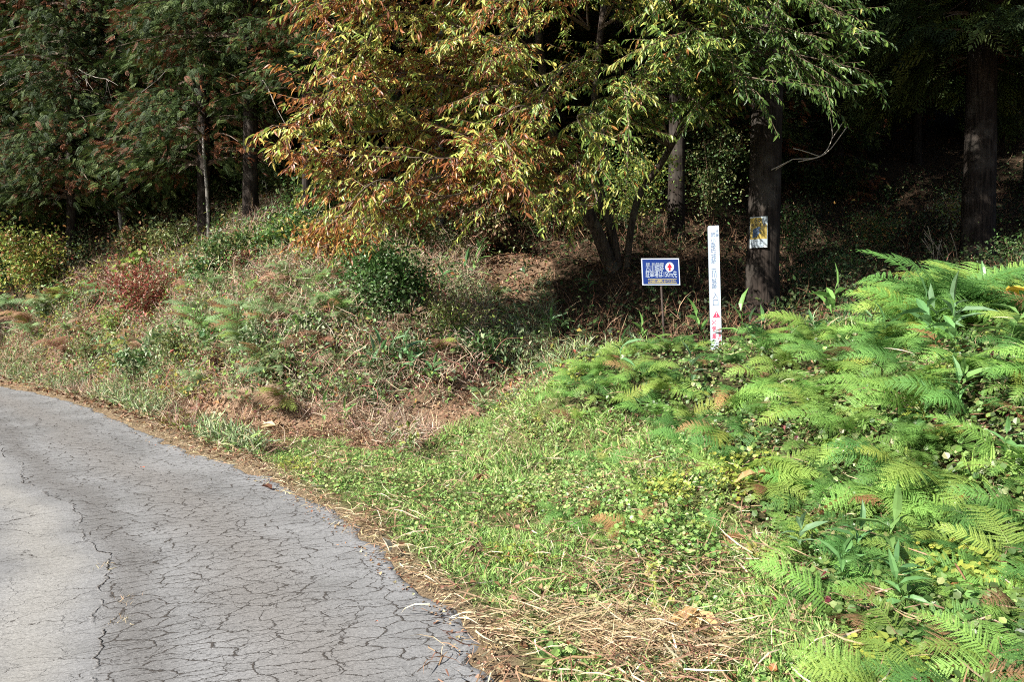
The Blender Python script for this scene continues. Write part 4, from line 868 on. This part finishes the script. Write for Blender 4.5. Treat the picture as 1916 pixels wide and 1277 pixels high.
limbs = [ # px,py,d polylines, rust share, green share
 ([(1010,60,15),(760,40,13.6),(520,25,12.6)],.3,.0),([(1020,120,15),(800,90,13.4),(560,90,12.2)],.3,0),([(1020,150,15.1),(780,140,14.2),(560,150,13.2)],.25,0),
 ([(1030,200,15.2),(820,170,13.6),(650,190,12.6),(545,225,12.2)],.25,.1),([(1040,240,15.2),(860,235,13.8),(680,230,12.8),(590,250,12.4)],.15,.3),
 ([(1060,320,15.4),(880,270,14),(680,275,12.6),(455,262,11.8)],.45,0),([(1060,330,15.4),(850,320,13.6),(690,335,12.8),(560,350,12.4)],.45,.05),
 ([(1070,350,15.5),(900,350,13.6),(760,370,12.6),(570,375,12)],.5,.05),([(1080,370,15.6),(960,370,14),(820,400,12.8),(700,425,12.2),(600,455,12)],.6,0),
 ([(1060,300,15.3),(980,330,13.6),(930,370,12.8),(850,420,12.4)],.4,.1),([(1100,300,15.5),(1080,330,13.8),(1060,360,13),(1030,400,12.6)],.35,.15),([(1070,330,15.4),(1020,300,13.4),(960,300,12.4)],.4,.1),
 ([(1110,230,15.4),(1120,240,14),(1130,290,13),(1120,340,12.8)],.15,.5),([(1040,150,15),(960,180,13.4),(900,200,12.6)],.3,.2),([(1010,40,15),(900,60,13.2),(820,100,12.4)],.25,.2),
 ([(1120,120,15.2),(1060,150,13.6),(1000,230,12.6)],.3,.3),([(1100,60,15),(1000,20,13),(900,-10,12)],.4,.2),([(1120,60,15),(1190,40,13.6),(1270,20,12.8),(1330,40,12.6)],.15,.45),
 ([(1250,280,15.6),(1200,220,14),(1180,180,13)],.2,.5),([(1260,260,15.5),(1290,200,14),(1320,150,13.2)],.15,.6),([(1290,200,15),(1350,170,13.6),(1400,200,12.9),(1440,250,12.6)],.02,.97),
 ([(1330,80,14.4),(1420,60,13.2),(1520,70,12.6),(1600,95,12.4)],.04,.95),([(1320,110,14.5),(1420,120,13.3),(1510,130,12.8),(1580,190,12.6)],.0,1.),([(1330,80,14.4),(1400,20,13.2),(1500,-10,12.8),(1590,10,12.6)],.04,.9),
 ([(1310,160,14.8),(1400,170,13.6),(1500,180,13),(1560,230,12.8)],.0,1.),([(1300,120,14.8),(1290,100,13.4),(1260,110,12.6)],.15,.4),([(1280,230,15.2),(1310,250,14),(1340,270,13.4)],.05,.9),
 ([(1340,40,14.4),(1300,-20,13),(1240,10,12.4)],.2,.4),([(1370,-60,14),(1450,-60,13),(1560,-60,12.6)],.05,.9),([(1120,-20,15),(1050,-60,13),(950,-100,12)],.3,.3),([(1000,-80,14.8),(800,-80,13),(600,-90,12.4)],.3,.1),
 ([(1000,-60,14.8),(850,-40,13.4),(700,-20,12.6),(600,0,12.4)],.3,.1),([(990,-160,14.8),(800,-200,13.6),(600,-220,13)],.3,.2),([(1150,-150,15),(1150,-250,13),(1100,-300,12)],.3,.3),([(1380,-150,14),(1300,-220,13),(1200,-240,12.6)],.2,.5),
 ([(1400,-250,14),(1500,-280,13.4),(1600,-260,13)],.1,.8),([(960,-300,14.6),(850,-380,14),(700,-420,14)],.3,.3),([(1180,-360,15),(1150,-480,15),(1100,-560,15)],.3,.3),
 ([(1180,-300,15),(1300,-350,15.5),(1450,-350,16)],.1,.7),([(1180,-380,15),(1000,-450,14.5),(800,-500,14)],.2,.5),([(1400,-300,14),(1500,-400,14.5),(1650,-420,15)],.1,.8),([(1400,-300,14),(1300,-420,13.5),(1150,-450,13)],.1,.8),  # high limbs out of view, added to keep sun off the wood
 ([(960,-330,14.6),(1000,-500,14.5),(1050,-650,14.5)],.2,.6),([(1180,-380,15),(1280,-520,15),(1400,-600,15)],.1,.8),([(990,-120,14.8),(1100,-180,13.5),(1250,-150,12.8)],.2,.6),([(960,-330,14.6),(850,-300,13.5),(750,-330,13)],.2,.5),
 ([(1370,-100,14),(1480,-160,14.5),(1620,-180,15)],.1,.8),([(1330,80,14.4),(1430,-20,15.4),(1560,-60,16)],.0,.9),([(1150,-150,15),(1000,-250,13.5),(900,-260,12.6)],.2,.5),([(1110,260,15.6),(1150,230,16.6),(1250,180,17.4)],.1,.7),([(1030,200,15.2),(900,150,16.4),(760,120,17)],.3,.3),([(1330,60,14.4),(1400,40,15.6),(1480,60,16.4)],.0,.9)]
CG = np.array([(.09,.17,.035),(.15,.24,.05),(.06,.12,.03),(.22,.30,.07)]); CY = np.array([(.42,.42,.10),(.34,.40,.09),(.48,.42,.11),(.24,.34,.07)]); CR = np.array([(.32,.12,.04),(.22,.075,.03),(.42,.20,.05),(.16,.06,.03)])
Pl, Dl, Sl, Cl = [], [], [], []
def twig(p, d, L_, rust, green):
    d = unit(d); k = 5; pts = [p]
    for i in range(k): d = unit(d + np.array([0, 0, -.055]) + rng.normal(size=3) * .08); pts.append(pts[-1] + d * L_ / k)
    pts = np.array(pts); br_.tube(pts, np.linspace(.006, .002, k + 1), 3, (.17,.12,.08)); m = int(L_ / .042); u = np.linspace(.12, 1, m)
    q = np.stack([np.interp(u * k, np.arange(k + 1), pts[:, j]) for j in range(3)], -1); sdv = unit(np.cross(d, [0, 0, 1.])) * np.where(np.arange(m) % 2, 1, -1)[:, None]
    dd = sdv * .75 + d * .7 + np.array([0, 0, -.62]) + rng.normal(size=(m, 3)) * .28
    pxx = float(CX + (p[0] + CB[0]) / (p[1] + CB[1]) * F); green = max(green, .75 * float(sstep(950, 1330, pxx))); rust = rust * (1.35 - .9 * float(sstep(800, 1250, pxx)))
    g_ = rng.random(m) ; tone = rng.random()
    c = CY[rng.integers(0, 4, m)] * (.8 + .4 * tone); c = np.where((g_ < green)[:, None], CG[rng.integers(0, 4 if pxx < 1330 else 3, m)] * (1 if pxx < 1330 else .8), c)  # greener leaves on the right, darkened to paint in the crown's shade
    rl = rust * 1.2 * (2.0 if tone < .42 else .4); c = np.where((rng.random(m) < rl)[:, None] & (g_ >= green * .8)[:, None], CR[rng.integers(0, 4, m)], c)
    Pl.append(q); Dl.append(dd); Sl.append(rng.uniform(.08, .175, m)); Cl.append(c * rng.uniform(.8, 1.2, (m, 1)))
def limb(pl, rust, green, jit=0.):
    P_ = np.array([rel(*p) for p in pl]); P_[1:] += rng.normal(size=P_[1:].shape) * jit * np.array([1, 1, .7]); P_[1:, 2] += jit * .35; pts = catmull(P_, 8); seg_ = np.linalg.norm(np.diff(pts, axis=0), axis=1); Lt = seg_.sum()
    br_.tube(pts, np.linspace(.035 if jit == 0 else .02, .006, len(pts)), 5, (.13,.10,.075)); cum = np.concatenate([[0], np.cumsum(seg_)]) / Lt
    m = int(Lt / .125)
    for u in np.linspace(.22, 1, m):
        p = np.array([np.interp(u, cum, pts[:, j]) for j in range(3)]); i = min(int(u * (len(pts) - 1)), len(pts) - 2); tg_ = unit(pts[i+1] - pts[i])
        a = rng.uniform(0, 6.28); sdv = unit(np.cross(tg_, [0, 0, 1.])); lat = sdv * math.cos(a) + np.array([0, 0, 1.]) * math.sin(a) * .55
        twig(p, tg_ * rng.uniform(.4, 1) + lat * rng.uniform(.4, 1.0), rng.uniform(.35, .85), rust, green)
for pl, ru, gr_ in limbs:
    right = pl[-1][0] > 1330
    pl = [pl[0]] + [(a + (60 if (a < 900 and b > -50 and k == len(pl) - 2) else 0) - (25 if right else 0), b - (62 if right and b > 0 else 25 if b > 250 else 22), d) for k, (a, b, d) in enumerate(pl[1:])]
    limb(pl, ru, gr_); 
    for _ in range(2): limb(pl, ru * rng.uniform(.6, 1.3), gr_, .38)
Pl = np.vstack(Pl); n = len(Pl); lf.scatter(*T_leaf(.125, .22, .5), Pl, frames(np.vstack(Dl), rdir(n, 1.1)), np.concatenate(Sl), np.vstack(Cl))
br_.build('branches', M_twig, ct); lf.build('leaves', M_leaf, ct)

# bare branch in the shade right of the poster tree; dead stalks on the far slope
mb = MB(); q = foot(1490, 14.6)
for pts in ([(1480,300),(1530,295),(1552,262),(1548,222)],[(1490,305),(1540,290),(1580,240)],[(1530,295),(1500,285),(1480,280)],[(1552,262),(1570,235)],[(1440,320),(1480,300)]):
    mb.tube(catmull(np.array([W(a, b, 14.6) for a, b in pts]) - q, 4), .008, 4, (.40,.36,.31))
mb.tube(np.array([W(1444,330,14.9), W(1450,318,14.7), W(1480,300,14.6)]) - q, .011, 5, (.3,.26,.22))
o = mb.build('bare_branch', M_twig); o.location = tuple(q); tag(o, 'pale bare branch curving out to the right of the poster tree', 'branch')
mb = MB(); q = foot(1765, 19)
for i in range(14):
    a = q + [random.uniform(-.35, .35), random.uniform(-.3, .3), -.05]; e = a + [random.uniform(-.55, .25), random.uniform(-.2, .2), random.uniform(.5, 1.1)]; mb.tube(np.array([a, (a + e) / 2 + [.04, 0, .03], e]) - q, .008, 4, (.42,.36,.26))
o = mb.build('dead_stalks', M_twig); o.location = tuple(q); tag(o, 'cluster of pale dead stalks left of the thick right-hand cedar', 'dead stalks')

# ---------------------------------------------------------------- blue sign
M_white = weathered('white_paint', (.48,.53,.60), (.40,.45,.52), .4, 9, .5); M_blue = plain('sign_blue', (.007,.026,.15), .4, .3); M_let = plain('sign_lettering', (.36,.42,.50), .5); M_red = plain('sign_red', (.50,.012,.03), .45); M_ylw = plain('sign_yellow', (.72,.60,.16), .5)
M_black = plain('ink_black', (.03,.035,.05), .6); M_ink = plain('faded_ink', (.12,.16,.25), .7); M_post = weathered('rusty_post', (.05,.035,.03), (.11,.07,.05), .7, 14); M_pink = plain('faded_red', (.60,.03,.08), .6)
M_py = weathered('faded_yellow_paper', (.40,.29,.06), (.38,.33,.18), .7, 9, .5); M_pw = weathered('faded_white_paper', (.34,.40,.43), (.45,.48,.50), .7, 12, .5); M_bear = weathered('poster_blue', (.04,.07,.13), (.12,.20,.33), .7, 30, .45)
def text(s, size, mat, parent, name, loc, rot=(R(90), 0, 0), width=None, bold=.0, ext=.0008, lines=None, ls=1.0):
    cu = bpy.data.curves.new('t', 'FONT'); cu.body = s; cu.size = size; cu.align_x = 'CENTER'; cu.align_y = 'CENTER'; cu.extrude = ext; cu.offset = bold; cu.space_line = ls; cu.resolution_u = 3
    ob = bpy.data.objects.new('t', cu); COL.objects.link(ob); bpy.context.view_layer.update(); dg = bpy.context.evaluated_depsgraph_get()
    me = bpy.data.meshes.new_from_object(ob.evaluated_get(dg)); bpy.data.objects.remove(ob); bpy.data.curves.remove(cu); me.name = name; me.materials.clear(); me.materials.append(mat)
    o = link(name, me, parent); o.location = loc; o.rotation_euler = rot
    if width:
        v = np.empty(len(me.vertices) * 3, np.float32); me.vertices.foreach_get('co', v); v = v.reshape(-1, 3); w = v[:, 0].max() - v[:, 0].min(); k = width / w
        v[:, 0] = (v[:, 0] - (v[:, 0].max() + v[:, 0].min()) / 2) * k; v[:, 1] -= (v[:, 1].max() + v[:, 1].min()) / 2; me.vertices.foreach_set('co', v.ravel())
    return o
SD_ = 12.8; sb = foot(1241, SD_); top = W(1234, 483, SD_)
bw, bh = 70 / F * SD_, 50 / F * SD_
t = thing('road_sign', sb, 'blue sign board with white writing and a red arrow on a thin dark post', 'sign', rz=R(-4))
cz = W(1235.5, 509, SD_) - sb
mb = MB(); mb.tube(np.array([(0.03, .03, -.3), (.0, .03, .5), tuple(cz + [0.0, .03, 0])]), .017, 8); mb.build('post', M_post, t)
def board(name, w, h, y0, y1, mat, rot, chamfer=.0, parent=None, skew=-.055):
    mb = MB(); sx = skew
    v = [(-w/2 + sx*h/2*-1*-1, y0, h/2)]; pts = [(-w/2 - sx*-h/2*0 + (sx*h/2), h/2), (w/2 + sx*h/2, h/2), (w/2 - sx*h/2, -h/2), (-w/2 - sx*h/2, -h/2)]
    V = [(a, y0, b) for a, b in pts] + [(a, y1, b) for a, b in pts]
    q = [(0,3,2,1),(4,5,6,7),(0,1,5,4),(1,2,6,5),(2,3,7,6),(3,0,4,7)]
    mb.add(V, [x_ for a in q for x_ in ((a[0],a[1],a[2]),(a[0],a[2],a[3]))]); o = mb.build(name, mat, parent); o.location = rot; return o
bp_ = board('board', bw, bh, 0, .012, M_white, tuple(cz), parent=t)
board('blue_panel', bw - .034, bh - .034, -.003, .001, M_blue, (0, 0, 0), parent=bp_)
S_ = bw / 70                                                 # metres per photo pixel on the board
def onb(dx, dy): return (dx * S_, -.0045, -dy * S_)
text('史跡　姉小路氏城跡', .055, M_let, bp_, 'lettering', onb(-11, -14.2), width=33 * S_)
text('古川城跡', .11, M_let, bp_, 'lettering', onb(-11, -6.7), width=33 * S_)
text('駐車場は150m先', .12, M_let, bp_, 'lettering', onb(1.2, 4.3), width=58 * S_, bold=.0003)
text('この付近には駐車しないでください。', .036, M_ylw, bp_, 'lettering', onb(3, 17.3), width=52 * S_, bold=.0003)
for dy in (13.4, 21): mb = MB(); mb.box((-26.5*S_, -.001, -.0022), (26.5*S_, .0008, .0022)); o = mb.build('rule_line', M_ylw, bp_); o.location = onb(3.2, dy)
mb = MB(); a = np.linspace(0, 2*math.pi, 33)[:-1]; v = np.stack([np.cos(a) * 8*S_, np.full(32, 0.), np.sin(a) * 9*S_], -1); V = np.vstack([v, v + [0, .0012, 0], [[0, 0, 0]]])
mb.add(V, [(i, (i+1) % 32, 64) for i in range(32)] + [(i, 32+i, 32+(i+1) % 32) for i in range(32)] + [(i, 32+(i+1) % 32, (i+1) % 32) for i in range(32)]); dk = mb.build('disc', M_white, bp_); dk.location = onb(16.5, -8.6)
mb = MB(); s1 = S_; pts = [(0, 7.3), (4.8, -1.2), (1.9, -1.2), (1.9, -7), (-1.9, -7), (-1.9, -1.2), (-4.8, -1.2)]; V = [(x_*s1, 0, z_*s1) for x_, z_ in pts] + [(x_*s1, .001, z_*s1) for x_, z_ in pts]
mb.add(V, [(0,1,2),(0,2,5),(0,5,6),(2,3,4),(2,4,5)] + [q for i in range(7) for q in ((i, (i+1) % 7, 7 + (i+1) % 7), (i, 7+(i+1) % 7, 7+i))]); o = mb.build('arrow', M_red, dk); o.location = (0, -.0014, 0)

# ---------------------------------------------------------------- white marker post
MD = 11.2; mbz = foot(1341, MD); mtop = W(1333, 424, MD); wM = 18.8 / F * MD
mvec = mtop - mbz; hM = float(mvec[2]); lean = math.atan2(mvec[0], hM)
t = thing('marker_post', mbz, 'tall square white marker post with vertical black characters and a red warning triangle', 'marker post'); t.rotation_euler = (0, lean, R(-9))
mb = MB(); h2 = wM / 2
def ring(z_, r_): return [(-r_, -r_, z_), (r_, -r_, z_), (r_, r_, z_), (-r_, r_, z_)]
V = ring(-.3, h2) + ring(hM - .006, h2) + ring(hM, h2 - .006)
tri = []
for k in (0, 4):
    for i in range(4): j = (i + 1) % 4; tri += [(k+i, k+j, k+4+j), (k+i, k+4+j, k+4+i)]
tri += [(8, 9, 10), (8, 10, 11)]; mb.add(V, tri); mb.build('post', weathered('marker_white', (.46,.53,.60), (.36,.45,.54), .35, 5, .5), t)
m_s = hM / 238                                                # metres per photo pixel along the post (its visible part starts at row 424)
def onm(row, dx=0): return (dx * m_s, -h2 - .0015, hM - (row - 424) * m_s)
for row, ch in ((440,'姉'),(450,'小'),(459,'路'),(468,'氏'),(478,'城'),(487,'跡'),(504,'古'),(513,'川'),(523,'城'),(532,'跡')):
    text(ch, .078, M_ink, t, 'character', onm(row, -1.6), width=.066, bold=.0004)
for row, ch in ((549,'入'),(562,'口')): text(ch, .10, M_ink, t, 'character', onm(row, 0), width=.075, bold=.0006)
for row, ch in ((434,'史'),(441,'跡'),(450,'　')):
    if ch.strip(): text(ch, .045, M_ink, t, 'character', onm(row, 6), width=.034)
mb = MB(); tr_ = [(0, 6.2), (6.6, -5.6), (-6.6, -5.6)]; mb.add([(a*m_s, 0, b*m_s) for a, b in tr_] + [(a*m_s, .001, b*m_s) for a, b in tr_], [(0,1,2)] + [q for i in range(3) for q in ((i,(i+1)%3,3+(i+1)%3),(i,3+(i+1)%3,3+i))])
wt = mb.build('warning_triangle', M_pink, t); wt.location = onm(583, 1)
mb = MB(); mb.box((-.8*m_s, -.0012, -.5*m_s), (.8*m_s, .0005, 3.6*m_s)); mb.box((-.8*m_s, -.0012, -3.6*m_s), (.8*m_s, .0005, -1.9*m_s)); o = mb.build('exclamation_mark', M_white, wt)
for row, ch in ((596,'火'),(609,'気'),(622,'厳')): text(ch, .085, M_pink, t, 'character', onm(row, -3.5), width=.062, bold=.0008)
for k, ch in enumerate('山火事に注意'): text(ch, .048, M_pink, t, 'character', onm(610 + k * 5.6, 5.6), width=.036)

# ---------------------------------------------------------------- poster on the trunk
pc = W(1415, 434, 14.6); t = thing('poster', PT + [0, -.3, 0], 'weathered yellow and white warning poster with a dark animal figure on the big cedar', 'poster')
rT = .325; pw = 33 / F * 14.6; ph_ = 58 / F * 14.6; zc = float(pc[2] - PT[2]); th0 = (1405 - 1424) / F * 14.6 / rT
def wrap(mb, poly, r_, flat=.6):
    """a flat outline (x right, z up, metres) bent round the trunk"""
    return None
def bent(name, x0, x1, z0, z1, mat, off, notch=None, parent=t):
    mb = MB(); nx_ = 14; xs = np.linspace(x0, x1, nx_); V = []
    for zz_ in (z0, z1):
        for x_ in xs:
            for o_ in (off, off - .0015):
                th = th0 + x_ / rT; rr = rT + o_; zt = zz_ - (notch(x_) if notch and zz_ == z1 else 0); V.append((rr * math.sin(th) + 0.02, -rr * math.cos(th) + .3, zt))
    T_ = []
    for i in range(nx_ - 1):
        a, b, c, d = 2*i, 2*i+2, 2*nx_+2*i+2, 2*nx_+2*i; T_ += [(a, b, c), (a, c, d), (a+1, c+1, b+1), (a+1, d+1, c+1), (a, a+1, b+1), (a, b+1, b), (d, c, c+1), (d, c+1, d+1)]
    for i in (0, nx_ - 1): a, d = 2*i, 2*nx_+2*i; T_ += [(a, d, d+1), (a, d+1, a+1)]
    mb.add(V, T_); return mb.build(name, mat, parent)
Z0, Z1 = zc - ph_ / 2, zc + ph_ / 2
sheet = bent('sheet', -pw/2, pw/2, Z0, Z1, M_pw, .012); bent('yellow_panel', -pw/2 + .008, pw/2 * .93, Z0 + ph_*.28, Z1 - .02, M_py, .0145, notch=lambda x_: .0 if x_ < .06 else .12)
def place_on(o, dx, z_):
    th = th0 + dx / rT; rr = rT + .0165; o.location = (rr * math.sin(th) + .02, -rr * math.cos(th) + .3, z_); o.rotation_euler = (R(90), 0, th)
o = text('クマ', .085, M_black, t, 'lettering', (0,0,0), width=.13, bold=.002); place_on(o, -.01, Z1 - .075)
for k, ch in enumerate('出没注意'): o = text(ch, .062, M_black, t, 'lettering', (0,0,0), width=.055, bold=.001); place_on(o, -.105 + k * .07, Z1 - .15)
mb = MB()                                                     # walking animal seen from the side, drawn as flat printed shapes
def blob(cx_, cz_, rx, rz, rot=0, m=16):
    a = np.linspace(0, 2*math.pi, m, endpoint=False); x_ = np.cos(a)*rx; z_ = np.sin(a)*rz; V = np.stack([cx_ + x_*math.cos(rot) - z_*math.sin(rot), cz_ + x_*math.sin(rot) + z_*math.cos(rot), np.full(m, rng.random()*.0006)], -1); V = np.vstack([V, [[cx_, cz_, V[0, 2]]]]); mb.add(V, [(i, (i+1) % m, m) for i in range(m)])
for b_ in ((-.03,0,.055,.075,.5),(-.005,.04,.045,.05,0),(.03,.075,.032,.022,-.2),(.012,.095,.01,.01,0),(.035,.0,.04,.014,-.8),(-.06,-.05,.028,.045,.2),(-.02,-.055,.02,.045,0),(-.075,-.09,.022,.012,0)): blob(*b_)
o = mb.build('animal_figure', M_bear, t); place_on(o, -.01, Z0 + ph_*.50); 
for k, (s_, sz) in enumerate((('クマにあわないために', .03), ('音のなるものを持ち歩く', .022), ('早朝や夕方はさける', .022), ('見かけたら連絡', .026))):
    o = text(s_, sz, M_ink, t, 'lettering', (0,0,0), width=.25 - .03 * (k > 1)); place_on(o, -.01, Z0 + ph_*.28 - .035 - k * .032)

# ---------------------------------------------------------------- fallen leaves on the road, large dry leaves
def big_leaf(px, py, s, col, label, cat='leaf', T=None, tilt=.25, lift=.03, rz=None, name='fallen_leaf'):
    q = hit(px, py); mb = MB(); d = np.array([[math.cos(rz or random.uniform(0, 6)), math.sin(rz or random.uniform(0, 6)), tilt]]); mb.scatter(*(T or T_leaf(.3, .1, .8)), np.zeros((1, 3)), frames(d, np.array([[.2, 0, 1.]])), np.array([s]), np.array([col]))
    o = mb.build(name, M_dry); o.location = (q[0], q[1], q[2] + lift); tag(o, label, cat)
big_leaf(265,886,.07,(.40,.10,.05),'small reddish fallen leaf alone on the road'); big_leaf(506,926,.12,(.10,.045,.03),'dark brown fallen leaf on the road near the verge'); big_leaf(727,1050,.12,(.62,.55,.42),'pale cream dry leaf lying at the road edge', T=T_leaf(.4,.1,.5))
big_leaf(700,1195,.04,(.45,.15,.08),'tiny orange fallen leaf low on the road'); big_leaf(530,1277-360,.05,(.35,.14,.07),'small fallen leaf beside the dark brown one')
def leaf_bunch(px, py, n_, s, cols, label, lift=.1, dirs=None, w=.14):
    q = hit(px, py); t_ = thing('dry_leaf_bunch', q, label, 'dry leaves')
    for i in range(n_):
        a = dirs[i] if dirs else random.uniform(0, 6.28); mb = MB(); mb.scatter(*T_leaf(w, .25, .9), np.zeros((1, 3)), frames(np.array([[math.cos(a), math.sin(a), random.uniform(-.25, .15)]]), np.array([[.1, -.3, 1.]])), np.array([s * random.uniform(.8, 1.1)]), np.array([random.choice(cols)])); o = mb.build('leaf', M_dry, t_); o.location = (0, 0, lift + i * .006)
TAN = [(.50,.33,.15),(.56,.40,.2),(.44,.28,.13)]
leaf_bunch(1310,1190,5,.24,TAN,'bunch of large folded tan bamboo leaves on the pale hay',.09,[3.6,4.0,4.4,5.0,3.8]); leaf_bunch(515,808,6,.32,STRAWS[:3],'large pale dry leaf clump on the brown cut ground',.05)
leaf_bunch(900,905,4,.17,[(.36,.2,.11),(.42,.27,.15)],'small tan dry leaves standing in the green verge',.06); leaf_bunch(405,790,3,.3,STRAWS[:2],'two pale upright dry leaves at the foot of the left bank',.1)
leaf_bunch(1420,960,5,.2,TAN,'hanging dry straw leaves at the left side of the mound ferns',.25); leaf_bunch(1880,655,3,.2,[(.62,.42,.06),(.55,.35,.05)],'yellow withered leaves among the ferns near the right edge',.45)
leaf_bunch(890,1050,8,.11,BROWNS[:3],'small pile of curled brown leaves in the verge',.03); leaf_bunch(740,870,4,.12,BROWNS[:3],'few brown leaves where the green verge meets the bare ground',.03)
print('objects', len(bpy.data.objects), 'tris', sum(len(m.polygons) for m in bpy.data.meshes))
